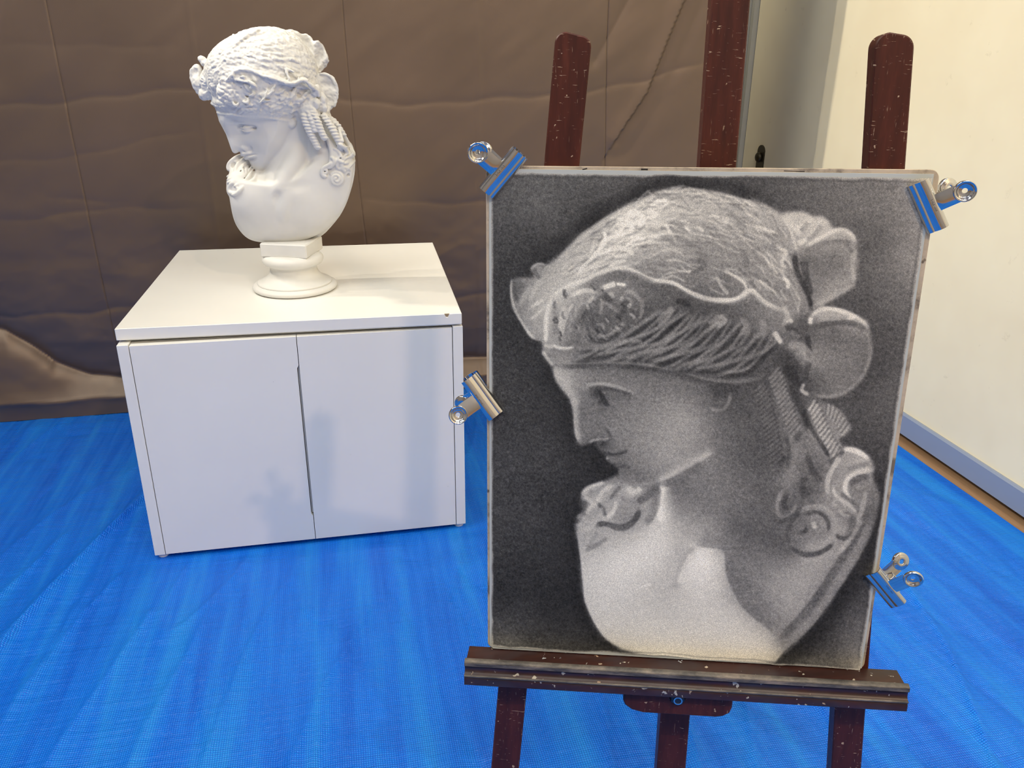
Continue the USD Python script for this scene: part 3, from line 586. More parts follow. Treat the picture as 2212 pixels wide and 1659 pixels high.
def curve(pts, n=12):
    p = np.asarray(pts, float)
    if len(p) < 3:
        t = np.linspace(0, 1, n)[:, None]; return p[0] + (p[1] - p[0]) * t
    s = np.r_[0, np.cumsum(np.linalg.norm(np.diff(p, axis=0), axis=1))]
    from scipy.interpolate import CubicSpline
    return CubicSpline(s, p)(np.linspace(0, s[-1], n))
def tube(pts, r, k=2.0, n=None, sub=False, taper=(1, 1), smooth=True):
    p = curve(pts, n or 4 * len(pts)) if smooth else np.asarray(pts, float)
    rr = np.interp(np.linspace(0, 1, len(p)), np.linspace(0, 1, 3), (r * taper[0], r, r * taper[1]))
    for i in range(len(p) - 1): cap(p[i], p[i + 1], rr[i], rr[i + 1], k, sub)
def surf_w(u, v, default=0.0):
    """depth of the front of what is sculpted so far"""
    i, j = int(np.clip(round((u - U0) / BST), 0, NU - 1)), int(np.clip(round((v - V0) / BST), 0, NV - 1))
    ins = np.nonzero(FLD[i, j] < 0)[0]
    return float(gw[ins[-1]]) if len(ins) else default
def onsurf(pts, lift=0.0): return [(u, v, surf_w(u, v) + lift) for u, v in pts]
brng = np.random.default_rng(11)
# --- face as a mirrored relief over its profile; numbers are half-widths
WC = -8.0
PROFILE = [(466, 236), (473, 262), (480, 275), (488, 290), (493, 304), (497.5, 317), (501, 326.5), (504, 330.5), (508, 331.6), (513, 330), (517.5, 327), (519, 330), (521, 334), (525.5, 336.5), (528.5, 338), (529.5, 341.5), (532, 344), (536.5, 345.2),
           (538.5, 347.5), (540, 352), (543, 358), (549, 363.5), (557, 366.5), (567, 367), (580, 361.5), (598, 351), (616, 341), (628, 328), (640, 310), (660, 280), (672, 240), (660, 190), (600, 170), (520, 180), (470, 205)]
CTRL = [(470, 240, 24), (478, 262, 20), (489, 282, 15), (500, 318, 7), (507, 327, 8), (512, 322, 11), (519, 320, 15), (528, 318, 17.5), (535, 322, 18), (499, 296, 12), (506, 302, 14), (505, 284, 18), (515, 305, 17), (520, 292, 20), (515, 276, 24), (527, 300, 25), (538, 306, 31), (543, 318, 27), (548, 308, 36),
        (560, 300, 45), (580, 292, 54), (560, 318, 41), (580, 318, 50), (600, 318, 54), (610, 290, 60), (640, 280, 66), (640, 300, 62), (620, 325, 52), (540, 283, 34), (552, 280, 42), (538, 268, 38), (524, 264, 35), (505, 262, 31), (490, 256, 30), (480, 246, 30), (520, 246, 46), (560, 256, 54), (560, 270, 50), (600, 256, 62), (640, 255, 68), (500, 240, 42), (470, 225, 34), (540, 220, 62), (600, 220, 72), (650, 220, 72),
        (522, 331, 11), (530, 330, 17), (540, 330, 22), (551, 331, 28), (556, 336, 31), (533, 339, 15), (541, 339, 20), (550, 338, 26), (541, 346, 13), (548, 347, 20), (545, 353, 14), (552, 357, 16), (560, 352, 25), (572, 348, 34), (565, 360, 18), (585, 350, 37), (600, 340, 44), (575, 335, 41), (610, 335, 46), (560, 180, 70), (620, 190, 72)]
from shapely.geometry import LinearRing, Point
import shapely
prof_ring = np.array(Polygon(PROFILE).exterior.coords)
ctrl = np.array(CTRL, float)
eb = Polygon(PROFILE).exterior; ep = np.array([eb.interpolate(t).coords[0] for t in np.linspace(0, eb.length, 150, endpoint=False)])
keep = ep[:, 1] > 232
pp = np.vstack([ctrl[:, :2], ep[keep]]); hh = np.r_[ctrl[:, 2] ** 2, np.full(keep.sum(), 4.0)]
rbf = RBFInterpolator(pp, hh, neighbors=60, kernel='thin_plate_spline', smoothing=0.5)
def poly_sd(u, v, poly):
    g = Polygon(poly); pts = shapely.points(np.broadcast_to(u, np.broadcast_shapes(u.shape, v.shape)).ravel(), np.broadcast_to(v, np.broadcast_shapes(u.shape, v.shape)).ravel())
    d = shapely.distance(pts, g.exterior); ins = shapely.contains(g, pts)
    return np.where(ins, -d, d).reshape(np.broadcast_shapes(u.shape, v.shape)).astype(np.float32)
b = box_of((455, 165, W0), (685, 372, -W0 + 10))
uu, vv, ww = coords(b)
u2, v2 = uu[:, :, 0], vv[:, :, 0]
sd = poly_sd(u2, v2, PROFILE)
gg = np.stack(np.broadcast_arrays(u2, v2), -1).reshape(-1, 2)
H2 = rbf(gg).reshape(sd.shape).astype(np.float32)
edge = np.clip(-sd, 0, None)
H = np.sqrt(np.clip(H2, 1.0, None)) ; H = np.minimum(H, np.sqrt(edge * 60) + 0.6)
H = ndimage.gaussian_filter(H, 0.7)
dr = (np.abs(ww - WC) - H[:, :, None])
gH = np.hypot(*np.gradient(H, BST)); dr = dr / np.sqrt(1 + np.minimum(gH, 2.2) ** 2)[:, :, None]
FLD[b] = np.minimum(FLD[b], np.maximum(dr, sd[:, :, None]).astype(np.float32))
# --- eye, brow, nose wing, lips, ear
tube(onsurf([(497, 266), (507, 263.5), (522, 262.5), (538, 263.5), (551, 266.5), (560, 271)], -2.6), 4.2, 5, taper=(0.6, 0.5))
we = surf_w(536, 277)
ell((521, 277, surf_w(521, 277) + 3), (10, 9, 8), 5, sub=True)
ell((538, 273.5, we + 5), (20, 6.5, 7), 4, (0, 0, 6), sub=True)
ell((537, 279, we - 7.0), (14, 10, 11), 2.5, (0, 14, 8))
tube([(519, 275.5, we - 5), (527, 276.8, we + 1.2), (538, 275.2, we + 3.6), (548, 273.6, we + 3.5), (557, 275.5, we + 2)], 1.7, 1.2, taper=(0.7, 0.6))
tube([(521, 281, we - 4), (530, 284.5, we + 1.0), (541, 283.5, we + 3.2), (550, 279.5, we + 3.0)], 1.4, 1.5, taper=(0.6, 0.5))
ell((530, 320.5, surf_w(530, 320) - 3), (9.5, 7.0, 7.5), 4, (0, 20, 20))
ell((524.5, 327, surf_w(524, 325) + 1.5), (5.5, 2.2, 4), 2, (0, 0, 12), sub=True)
tube([(540, 318, surf_w(540, 318) + 2.5), (541.5, 324, surf_w(541, 324) + 2.5), (537, 329, surf_w(537, 329) + 2.5)], 1.8, 4, sub=True)
tube(onsurf([(522.5, 334), (530, 332.5), (541, 331.5), (551, 333.2)], -2.2), 3.4, 3, taper=(1, 0.5))
tube(onsurf([(530.5, 341), (537, 340.5), (545, 339), (551, 336.2)], -2.0), 3.7, 3, taper=(1, 0.5))
tube(onsurf([(526, 337), (534, 336.3), (544, 334.8), (555, 333.6)], 1.0), 1.7, 1.5, sub=True, taper=(1, 0.7))
tube(onsurf([(537, 346), (545, 345.4), (553, 342.5)], 2.2), 2.6, 4, sub=True, taper=(1, 0.5))
# --- neck
NECK = FLD * 0 + 25.0
ell((640, 262, -14), (50, 60, 46), 0, field=NECK)
ell((638, 305, -14), (52, 62, 44), 14, field=NECK)
ell((632, 350, -12), (58, 60, 46), 16, field=NECK)
cap((628, 395, -14), (627, 415, -12), 60, 68, 20, field=NECK)
FLD = smin(FLD, NECK, 3.5)
del NECK
# --- chest shell
CHEST = np.full_like(FLD, 60.0)
ell((622, 425, -34), (150, 128, 92), 0, field=CHEST)
ell((712, 388, -32), (84, 108, 84), 24, (0, 0, -12), field=CHEST)
ell((530, 425, -28), (48, 62, 66), 24, field=CHEST)
INNER = [(492, 384), (494, 414), (497, 438), (502.5, 467), (509, 485), (518, 499), (529, 511), (541, 518.5), (556, 522.5), (580, 524.5), (606, 525.2), (632, 524), (655, 520), (676, 512), (697, 500), (722, 478), (742, 453), (754, 425), (760.5, 393), (759, 345), (750, 318), (735, 306), (700, 320), (672, 352), (640, 384), (600, 398), (560, 396), (520, 388)]
OUTER = [(494, 384), (496, 414), (499, 438), (504, 466), (520, 498), (531, 510), (556, 523), (606, 527), (655, 524), (694, 512.5), (720, 485), (742, 456), (760, 407), (766.5, 375), (767.5, 346), (764, 318), (757, 306), (746, 301.5), (704, 318), (676, 352), (640, 386), (600, 400), (560, 398), (520, 388)]
def chaikin(p, n=2):
    p = np.asarray(p, float)
    for _ in range(n):
        q = np.roll(p, -1, 0); p = np.stack([0.75 * p + 0.25 * q, 0.25 * p + 0.75 * q], 1).reshape(-1, 2)
    return p
INNER, OUTER = chaikin(INNER), chaikin(OUTER)
u2, v2 = gu[:, None], gv[None, :]
vi = int((295 - V0) / BST)
sdi = np.full((NU, NV), 40.0, np.float32); sdo = sdi.copy()
sdi[:, vi:] = poly_sd(u2, v2[:, vi:], INNER); sdo[:, vi:] = poly_sd(u2, v2[:, vi:], OUTER)
CH_ = smax(CHEST, sdi[:, :, None], 9)
SHELL = smax(smax(CHEST + 26.0 * 0, sdo[:, :, None], 3), (gw[None, None, :] + 10.0 - 0.06 * (u2 - 630)[:, :, None]).astype(np.float32), 3)
CH_ = smin(CH_, SHELL, 1.5)
CH_ = smax(CH_, (-64.0 - gw[None, None, :] + 0.0 * CH_), 3)
FLD = smin(FLD, CH_, 10)
del CHEST, SHELL, CH_
# sternomastoids, notch, collar bones
ell((562, 400, -18), (50, 30, 32), 14); ell((592, 396, -8), (34, 26, 34), 12)
tube([(642, 326, 22), (626, 362, 30), (608, 396, 40), (598, 416, 44)], 9, 18, taper=(0.9, 0.6))
tube([(590, 384, 14), (591, 402, 30), (596, 418, 40)], 6, 14)
ell((599, 425, 63), (8, 10, 7), 9, sub=True)
tube([(596, 432, 66), (598, 446, 68), (592, 462, 68)], 4, 12, sub=True)
ell((615, 450, 47), (11, 26, 10), 12, (0, 0, 10)); ell((556, 442, 26), (36, 30, 20), 18); ell((672, 450, 36), (40, 40, 18), 18)
ell((650, 400, 66), (20, 9, 8), 14, (0, 0, -15), sub=True)
# --- cap of hair
ell((572, 170, -4), (117, 113, 90), 4, (0, 0, -6))
ell((500, 150, -8), (58, 66, 64), 22, (0, 0, 25))
ell((584, 222, -8), (104, 34, 80), 14, (0, 0, -4))
ell((500, 228, -6), (44, 18, 46), 8, (0, 0, 14))
ell((668, 215, -6), (34, 46, 62), 12)
# parting: a raised seam from the crown down to the front
CC, CRD = np.array([572, 170, -4.0]), np.array([117, 113, 90.0])
def onskull(u, v, lift=0.0, side=1):
    q = 1 - ((u - CC[0]) / CRD[0]) ** 2 - ((v - CC[1]) / CRD[1]) ** 2
    return (u, v, CC[2] + side * CRD[2] * math.sqrt(max(q, 0.002)) + lift)
# wavy locks combed back from the parting over the crown
part = curve([(560, 66), (533, 80), (508, 100), (489, 124), (478, 150), (474, 172)], 24)
ends = curve([(640, 84), (668, 114), (684, 146), (688, 170), (676, 186), (650, 180)], 24)
for i in range(24):
    a, e = part[i], ends[i]
    n = 26; t = np.linspace(0, 1, n)
    mid = (a + e) / 2 + np.array([10, -16]) * (1 - i / 23) + np.array([0, -6]) * (i / 23)
    line = (1 - t)[:, None] ** 2 * a + 2 * ((1 - t) * t)[:, None] * mid + (t ** 2)[:, None] * e
    ph = brng.uniform(0, 6.28); fr = brng.uniform(17, 26); nrm = np.array([-(e - a)[1], (e - a)[0]]); nrm = nrm / np.linalg.norm(nrm)
    amp = brng.uniform(1.6, 3.0)
    for sft, rr in ((0.0, 2.7), (2.9, 2.1)):
        L = line + nrm * (sft + amp * np.sin(fr * t + ph) * np.sin(np.pi * t) ** 0.5)[:, None]
        g = 0.6 + 0.55 * np.sin(fr * 0.5 * t + ph * 1.7 + sft) + 0.3 * np.sin(fr * 0.23 * t + ph)
        P = [(u, v, surf_w(u, v) - 1.6 + 1.7 * gg_) for (u, v), gg_ in zip(L, g)]
        for j in range(n - 1):
            if abs(P[j][2] - P[j + 1][2]) < 12: cap(P[j], P[j + 1], rr, rr, 2.2)
tube([onskull(u, v, -1.5) for u, v in part[::3]], 3.6, 5)
# locks on the far side of the parting, towards the forehead
FAR = curve([(524, 64), (504, 74), (486, 87), (470, 102), (458, 118), (452, 134), (450, 152), (452, 172), (456, 190)], 26)
for i in range(26):
    a = part[min(23, int(i * 0.9))]; e = FAR[i]
    t = np.linspace(0, 1, 14); L = a + (e - a) * t[:, None]; nrm = np.array([-(e - a)[1], (e - a)[0]]); nrm = nrm / (np.linalg.norm(nrm) + 1e-6); ph = brng.uniform(0, 6.28)
    L = L + nrm * (2.0 * np.sin(11 * t + ph))[:, None]; L[:, 1] += 5 * np.sin(np.pi * t)
    P = [(u, v, surf_w(u, v, -30) - 1.4 + 1.5 * math.sin(9 * q + ph)) for (u, v), q in zip(L, t)]
    for j in range(len(P) - 1):
        if abs(P[j][2] - P[j + 1][2]) < 14: cap(P[j], P[j + 1], 2.7, 2.6, 2.0)
# --- the wreath edge: long rolled ridge with a deep hollow below it
RIDGE = [(486, 178, 66), (498, 163, 74), (511, 154, 80), (527, 149.5, 84), (545, 154, 88), (560, 161, 91), (582, 166.5, 94), (606, 173, 95), (630, 180, 93), (645, 177, 88), (657, 172, 82), (668, 181, 78), (680, 193, 70), (689, 206, 58)]
tube([(526, 163, 90), (545, 170, 96), (566, 178, 98), (590, 184, 100), (616, 190, 99), (640, 192, 94), (664, 196, 84)], 8.5, 7, sub=True, taper=(0.8, 0.7))
tube([(u, v - 1 + 1.5 * math.sin(u * 0.21), w - 7) for u, v, w in RIDGE], 3.6, 6, n=40, taper=(0.7, 0.8))
tube([(u + 1, v + 12, w + 4) for u, v, w in RIDGE[2:-1]], 6.5, 3, sub=True, n=40, taper=(0.6, 0.6))
tube([(u, v + 1.6 * math.sin(u * 0.23) , w + 1.5 * math.sin(u * 0.33)) for u, v, w in RIDGE], 2.3, 3.0, n=70)
tube([(617, 150, 82), (628, 153, 82), (640, 163, 83), (646, 173, 84)], 2.6, 2, n=12); tube([(617, 151, 82), (621, 161, 86), (627, 174, 89)], 2.2, 2, n=10)
ell((634, 164, 83), (10, 9, 4), 3, (0, 0, 35), sub=True)
# --- swept side hair: wavy locks from the back down towards the temple
for i in range(15):
    f = i / 14
    top = np.array([575 + 100 * f, 196 + 10 * f]); bot = np.array([486 + 166 * f, 244 + 14 * f - 6 * (f - 0.5) ** 2])
    mid = np.array([(top[0] + bot[0]) / 2 + 14, (top[1] + bot[1]) / 2 + 7])
    t = np.linspace(0, 1, 14); L = (1 - t)[:, None] ** 2 * top + 2 * ((1 - t) * t)[:, None] * mid + (t ** 2)[:, None] * bot
    ph = brng.uniform(0, 6.28); L[:, 1] += 2.6 * np.sin(15 * t + ph); L[:, 0] += 1.6 * np.cos(13 * t + ph)
    r0 = brng.uniform(3.2, 5.2)
    P = [(u, v, surf_w(u, v) - 1.0 + 1.8 * math.sin(11 * s + ph)) for (u, v), s in zip(L, t)]
    for j in range(len(P) - 1): cap(P[j], P[j + 1], r0 * (1 - 0.4 * t[j]), r0 * (1 - 0.4 * t[j + 1]), 1.8)
for c, r, ro in (((588, 193), (13, 8), 55), ((606, 199), (9, 7), 30), ((631, 204), (14, 9), 60), ((656, 208), (12, 9), 50), ((645, 216), (8, 7), 20), ((611, 214), (9, 6), 40), ((668, 222), (11, 9), 60), ((572, 207), (12, 6), 65)):
    ell((c[0], c[1], surf_w(*c) - 1.0), (r[0] * 1.25, r[1] * 0.55, 8), 3, (0, 0, -ro)); ell((c[0] - 5, c[1] + 9, surf_w(c[0] - 5, c[1] + 9) - 1.0), (r[0], r[1] * 0.42, 6), 2, (0, 0, -ro + 18))
for c, r in (((600, 208), (6, 5)), ((622, 217), (6, 5)), ((646, 204), (5, 6)), ((658, 226), (5, 6)), ((580, 214), (9, 3)), ((640, 228), (8, 3))):
    ell((c[0], c[1], surf_w(*c) + 2), (r[0], r[1], 7), 3, sub=True)
tube(onsurf([(470, 243), (487, 246.5), (512, 249), (531, 250.5), (556, 251.5), (579, 253.5), (600, 257), (619, 260.5), (640, 258), (656, 254)], -1.5), 3.2, 2, n=36)
tube(onsurf([(457, 223), (464, 227), (474, 230), (486, 230)], -1.0), 2.0, 2, n=14)
# --- two leaf clusters over the brow
def cluster(cu, cv, cw, ru, rv, n, seed, tilt=0):
    g = np.random.default_rng(seed)
    ell((cu, cv, cw), (ru, rv, 15), 6)
    for i in range(n):
        a = i * 2.399963 + g.uniform(-0.3, 0.3); q = math.sqrt((i + 0.5) / n)
        u, v = cu + ru * 0.92 * q * math.cos(a), cv + rv * 0.92 * q * math.sin(a)
        w = cw + 15 * math.sqrt(max(0.05, 1 - q * q * 0.9))
        L, Wd = g.uniform(6, 10), g.uniform(3.0, 4.6)
        ell((u, v, w), (L, Wd, 3.6), 1.2, (math.degrees(-0.6 * math.sin(a) * q), math.degrees(0.6 * math.cos(a) * q), math.degrees(a) + g.uniform(-40, 40)))
        if i % 2: 
            ell((u + 3 * math.cos(a + 1), v + 3 * math.sin(a + 1), w + 3.5), (L * 0.55, 1.6, 2.5), 1.2, (0, 0, math.degrees(a)), sub=True)
cluster(510, 197, 56, 43, 33, 46, 3)
for i in range(7):      # leaves curling round the cluster's rim
    a = math.radians(-150 + 38 * i); u, v = 508 + 36 * math.cos(a), 195 + 28 * math.sin(a)
    tube([(u, v, surf_w(u, v) + 1), (u + 9 * math.cos(a + 1.1), v + 9 * math.sin(a + 1.1), surf_w(u, v) + 4), (u + 12 * math.cos(a + 1.9), v + 12 * math.sin(a + 1.9), surf_w(u, v) + 1)], 2.6, 1.5, n=7)
ell((534, 190, surf_w(534, 190) + 1), (12, 5, 5), 2, (0, 0, 50)); ell((546, 182, surf_w(546, 182) + 2), (13, 4.5, 6), 2, (0, 0, 40)); ell((551, 172, surf_w(551, 172)), (9, 5, 5), 2, (0, 0, 55))
cluster(456, 178, -10, 22, 38, 22, 5)
ell((437, 129, -30), (11, 7.5, 9), 3, (0, 0, 40)); ell((446, 137, -26), (12, 8, 12), 4)
ell((424, 158, -36), (13.5, 20, 13), 3, (0, 0, 6)); ell((421, 157, -22), (7, 12, 8), 4, sub=True); ell((429, 182, -30), (13, 22, 14), 4, (0, 0, -20))
ell((441, 204, -18), (12, 14, 16), 4, (0, 0, -30)); ell((436, 170, -12), (6, 18, 6), 3, (0, 0, 12))
tube([(414, 148, -30), (413, 165, -32), (418, 184, -30), (428, 200, -26)], 3.0, 2)
# --- ribbon loops behind the head
def loop(poly, wc, th, hub, npl, amp, k=3):
    lo, hi = np.array(poly).min(0), np.array(poly).max(0)
    def d(u, v, w):
        s = poly_sd(u[:, :, 0], v[:, :, 0], poly)[:, :, None]
        a = np.arctan2(v - hub[1], u - hub[0]); rad = np.hypot(u - hub[0], v - hub[1])
        off = amp * np.sin(a * npl) * np.clip(rad / 60, 0, 1.4)
        t = th * (0.55 + 0.45 * np.clip(1 - (-s) / 14, 0, 1))
        return smax(s, (np.abs(w - wc - off) - t).astype(np.float32) * 0.85, 5)
    put(d, (lo[0], lo[1], wc - th - amp), (hi[0], hi[1], wc + th + amp), k)
loop([(606, 72), (617, 65), (629, 63), (642, 67), (651, 74), (662, 72), (671, 79), (677, 88), (688, 88), (697, 95), (703, 108), (708, 122), (711, 132), (705, 143), (692, 158), (672, 160), (640, 110)], -16, 9, (664, 172), 13, 5.0)
loop([(684, 162), (696, 157), (707, 160), (718, 168), (725, 182), (729, 198), (726, 214), (721, 230), (712, 240), (702, 243), (690, 232), (678, 205)], 10, 8, (676, 190), 7, 3.5)
tube([(692, 160, 16), (707, 161, 18), (719, 170, 18), (727, 188, 17), (728, 204, 16), (722, 228, 15)], 3.2, 2, n=24)
ell((681, 197, 52), (11, 15, 12), 3, (0, 0, 20)); ell((697, 215, 46), (9, 17, 11), 3, (0, 0, -12)); ell((683, 224, 58), (9, 12, 9), 3); ell((700, 234, 48), (8, 11, 9), 3)
# --- ringlets
cap((688, 262, 4), (702, 352, 8), 30, 36, 8)
ell((668, 236, 14), (34, 34, 50), 6); ell((664, 240, 42), (20, 22, 24), 5)
def ringlet(pts, r, step=7.4, skew=30):
    p = curve(pts, 60); s = np.r_[0, np.cumsum(np.linalg.norm(np.diff(p, axis=0), axis=1))]
    n = int(s[-1] / step)
    tube(pts, r * 0.62, 2.0)
    for i in range(n + 1):
        t = i / max(n, 1); q = np.array([np.interp(t * s[-1], s, p[:, j]) for j in range(3)])
        d = np.array([np.interp(min(t * s[-1] + 2, s[-1]), s, p[:, j]) - np.interp(max(t * s[-1] - 2, 0), s, p[:, j]) for j in range(3)]); d /= np.linalg.norm(d)
        ang = math.degrees(math.atan2(d[1], d[0]))
        rr = r * (0.86 + 0.14 * math.sin(math.pi * min(1, t * 1.2 + 0.1)))
        ell(q, (step * 0.56, rr, rr), 0.9, (0, 0, ang + skew))
ringlet([(657, 250, 60), (665, 275, 62), (676, 298, 60), (686, 318, 57)], 10.5)
ringlet([(674, 236, 58), (686, 264, 68), (695, 286, 68), (701, 298, 66)], 10.5)
ringlet([(700, 250, 52), (714, 272, 58), (727, 296, 60), (737, 318, 56)], 10.5)
ringlet([(712, 256, 30), (729, 272, 34), (741, 291, 34)], 9.5)
ringlet([(666, 244, 62), (674, 262, 68), (680, 282, 68)], 8)
ell((631, 266, surf_w(631, 268) + 1), (9.5, 11, 7), 3, (0, 20, 15)); ell((631, 263, surf_w(631, 264) + 3), (5, 6, 4), 2.5, sub=True)
# long lock from behind the ringlets to the shoulder
for k in range(4):
    tube([(703 + 6 * k, 288 + 4 * k, 40 - 3 * k), (712 + 5.5 * k, 310 + 3 * k, 48 - 2 * k), (717 + 4.5 * k, 332, 52 - k), (713 + 5 * k, 352 - k, 54 - 2 * k)], 5.2, 1.8, taper=(0.8, 0.7))
# --- curls on the right shoulder
def volute(cu, cv, cw, R, turns, r, a0=0.0, sgn=1, dome=0.5):
    n = int(turns * 22); P = []
    for i in range(n):
        t = i / (n - 1); a = a0 + sgn * t * turns * 2 * math.pi; q = R * (1 - 0.86 * t)
        P.append((cu + q * math.cos(a), cv + q * math.sin(a), cw + dome * R * t))
    for i in range(n - 1): cap(P[i], P[i + 1], r * (1 - 0.45 * i / n), r * (1 - 0.45 * (i + 1) / n), 1.0)
ell((732, 352, 26), (30, 48, 30), 10, (0, 0, -8))
ell((727, 387, 48), (18, 17, 10), 4); volute(727, 387, 53, 15.5, 2.1, 3.6, -2.4, 1)
volute(703, 369, 55, 9, 1.2, 3.0, -1.2, -1, 0.3); tube([(716, 352, 58), (706, 358, 58), (696, 366, 57), (697, 378, 56), (704, 381, 56)], 3.4, 2)
ell((750, 379, 32), (9, 8.5, 12), 3); ell((752, 378, 43), (4, 3.6, 5), 2, sub=True)
for pts, r in (([(740, 305), (753, 312), (760, 326), (752, 338), (741, 346), (738, 358), (744, 370)], 5.2), ([(733, 312), (745, 320), (749, 331), (740, 341), (731, 350), (728, 362)], 4.4), ([(760, 334), (763, 346), (756, 358), (748, 366)], 4.2), ([(722, 322), (733, 330), (736, 339), (728, 347), (720, 353), (716, 362)], 4.0), ([(726, 344), (738, 350), (752, 352)], 2.8), ([(732, 366), (744, 362), (756, 368)], 3.0), ([(748, 318), (756, 322), (762, 332)], 3.0), ([(714, 340), (722, 348), (718, 358), (708, 362)], 3.4)):
    tube(onsurf(pts, 0.6), r, 1.6, n=26, taper=(0.7, 0.7))
for pts in ([(745, 313), (754, 324), (744, 340)], [(737, 320), (742, 330), (733, 344)], [(752, 344), (744, 354), (741, 366)]): tube(onsurf(pts, 2.0), 1.6, 1.5, sub=True, n=12)
# --- curls on the left shoulder: behind the chin above, spilling on to the chest below
def lwv(u, v, lift=0.0):
    lim = -20 + max(0.0, v - 346) * 0.95 - max(0.0, u - 530) * 0.5
    return (u, v, min(max(surf_w(u, v, -30), -30), lim) + lift)
ell((517, 396, 6), (28, 26, 22), 7, (0, 0, 15)); ell((505, 410, 6), (16, 16, 18), 5)
ell((512, 362, -26), (20, 20, 16), 6, (0, 0, -25)); ell((532, 354, -30), (18, 16, 14), 6); ell((520, 378, -10), (26, 20, 18), 7)
for pts, r in (([(493, 366), (495, 353), (506, 343), (520, 336), (532, 338)], 4.6), ([(534, 340), (522, 347), (513, 357), (509, 368), (515, 377)], 4.8), ([(543, 347), (531, 354), (523, 365), (524, 378), (515, 388), (501, 394)], 5.4), ([(548, 358), (541, 370), (535, 384), (522, 395), (508, 402)], 5.2), ([(556, 366), (554, 378), (545, 391), (531, 399), (518, 408)], 5.0), ([(513, 371), (503, 376), (492, 381)], 3.2), ([(514, 379), (503, 384), (491, 388)], 3.2), ([(512, 386), (502, 391), (491, 395)], 3.0), ([(505, 396), (496, 402), (495, 412), (503, 418), (513, 414), (512, 406)], 4.2), ([(528, 400), (520, 410), (511, 418), (502, 421)], 4.0), ([(527, 349), (519, 356), (516, 366)], 3.0), ([(536, 360), (531, 371), (533, 381)], 3.0), ([(562, 367), (563, 376), (556, 385)], 4.6)):
    tube([lwv(u, v, 1.0) for u, v in pts], r, 1.4, n=24, taper=(0.75, 0.65))
for pts in ([(528, 362), (519, 374), (516, 384)], [(545, 362), (536, 376), (526, 388)], [(520, 345), (508, 352), (503, 364)], [(505, 404), (504, 411), (508, 412)]): tube([lwv(u, v, 3.5) for u, v in pts], 1.8, 1.4, sub=True, n=12)
ell((505, 357, -14), (6, 7, 6), 3, sub=True)
# --- mesh the field (surface nets)
def surface_net(F):
    S = F < 0
    nx, ny, nz_ = F.shape
    acc = np.zeros((nx - 1, ny - 1, nz_ - 1, 3), np.float32); cnt = np.zeros((nx - 1, ny - 1, nz_ - 1), np.float32)
    c8 = np.zeros((nx - 1, ny - 1, nz_ - 1), np.int8)
    for o in np.ndindex(2, 2, 2): c8 += S[o[0]:nx - 1 + o[0], o[1]:ny - 1 + o[1], o[2]:nz_ - 1 + o[2]]
    act = np.argwhere((c8 > 0) & (c8 < 8)); del acc, cnt, c8
    idx = np.full((nx - 1, ny - 1, nz_ - 1), -1, np.int32); idx[tuple(act.T)] = np.arange(len(act))
    P = np.zeros((len(act), 3)); N = np.zeros(len(act))
    corners = list(np.ndindex(2, 2, 2)); val = {c: F[act[:, 0] + c[0], act[:, 1] + c[1], act[:, 2] + c[2]].astype(float) for c in corners}
    for c in corners:
        for k in range(3):
            if c[k] == 0:
                e = list(c); e[k] = 1; e = tuple(e); a, b = val[c], val[e]; m = (a < 0) != (b < 0)
                t = np.where(m, a / np.where(m, a - b, 1), 0)
                q = np.array(c, float)[None, :].repeat(len(act), 0); q[:, k] += t
                P[m] += q[m]; N += m
    P = act + P / N[:, None]
    faces = []
    for k in range(3):
        sl0 = [slice(None)] * 3; sl1 = [slice(None)] * 3; sl0[k] = slice(0, -1); sl1[k] = slice(1, None)
        a, b = S[tuple(sl0)], S[tuple(sl1)]
        e = np.argwhere(a != b); i, j = (k + 1) % 3, (k + 2) % 3
        ok = (e[:, i] > 0) & (e[:, j] > 0) & (e[:, i] < F.shape[i] - 1) & (e[:, j] < F.shape[j] - 1); e = e[ok]
        q = []
        for di, dj in ((-1, -1), (0, -1), (0, 0), (-1, 0)):
            p = e.copy(); p[:, i] += di; p[:, j] += dj; q.append(idx[tuple(p.T)])
        q = np.stack(q, 1); fl = S[tuple(e.T)]; q[~fl] = q[~fl][:, ::-1]
        faces.append(q)
    Q = np.vstack(faces); Q = Q[(Q >= 0).all(1)]
    return P, np.vstack([Q[:, [0, 1, 2]], Q[:, [0, 2, 3]]])
hair_line = np.interp(gu, [402, 448, 462, 487, 531, 579, 619, 656, 670, 760], [222, 226, 240, 246, 249, 252, 258, 253, 262, 300])
hm = np.clip((hair_line[:, None] - 3 - gv[None, :]) / 6, 0, 1)[:, :, None].astype(np.float32)
near = np.argwhere((np.abs(FLD) < 3.2) & (hm > 0.01)); q = near * BST
cu_, cv_ = q[:, 0] - (572 - U0), q[:, 1] - (170 - V0); an = np.arctan2(cv_, cu_); rd = np.hypot(cu_, cv_)
tx = meshkit.noise(np.stack([q[:, 0] * 0.10 + q[:, 1] * 0.06, q[:, 1] * 0.20 - q[:, 0] * 0.12, q[:, 2] * 0.16], -1), 3) - 0.5
tx2 = meshkit.noise(np.stack([q[:, 0] * 0.28, q[:, 1] * 0.34, q[:, 2] * 0.30], -1), 6) - 0.5
FLD[tuple(near.T)] += ((2.6 * tx + 1.3 * tx2) * hm[near[:, 0], near[:, 1], 0]).astype(np.float32)
FLD[:, :, :1] = np.maximum(FLD[:, :, :1], 0.3); FLD[:, :, -1:] = 5; FLD[:, -1:, :] = 5; FLD[:1] = 5; FLD[-1:] = 5
FLD = ndimage.gaussian_filter(FLD, 0.55)
P, F = surface_net(FLD)
P = P * BST + np.array([U0, V0, W0])
mb = trimesh.Trimesh(P, F, process=False)
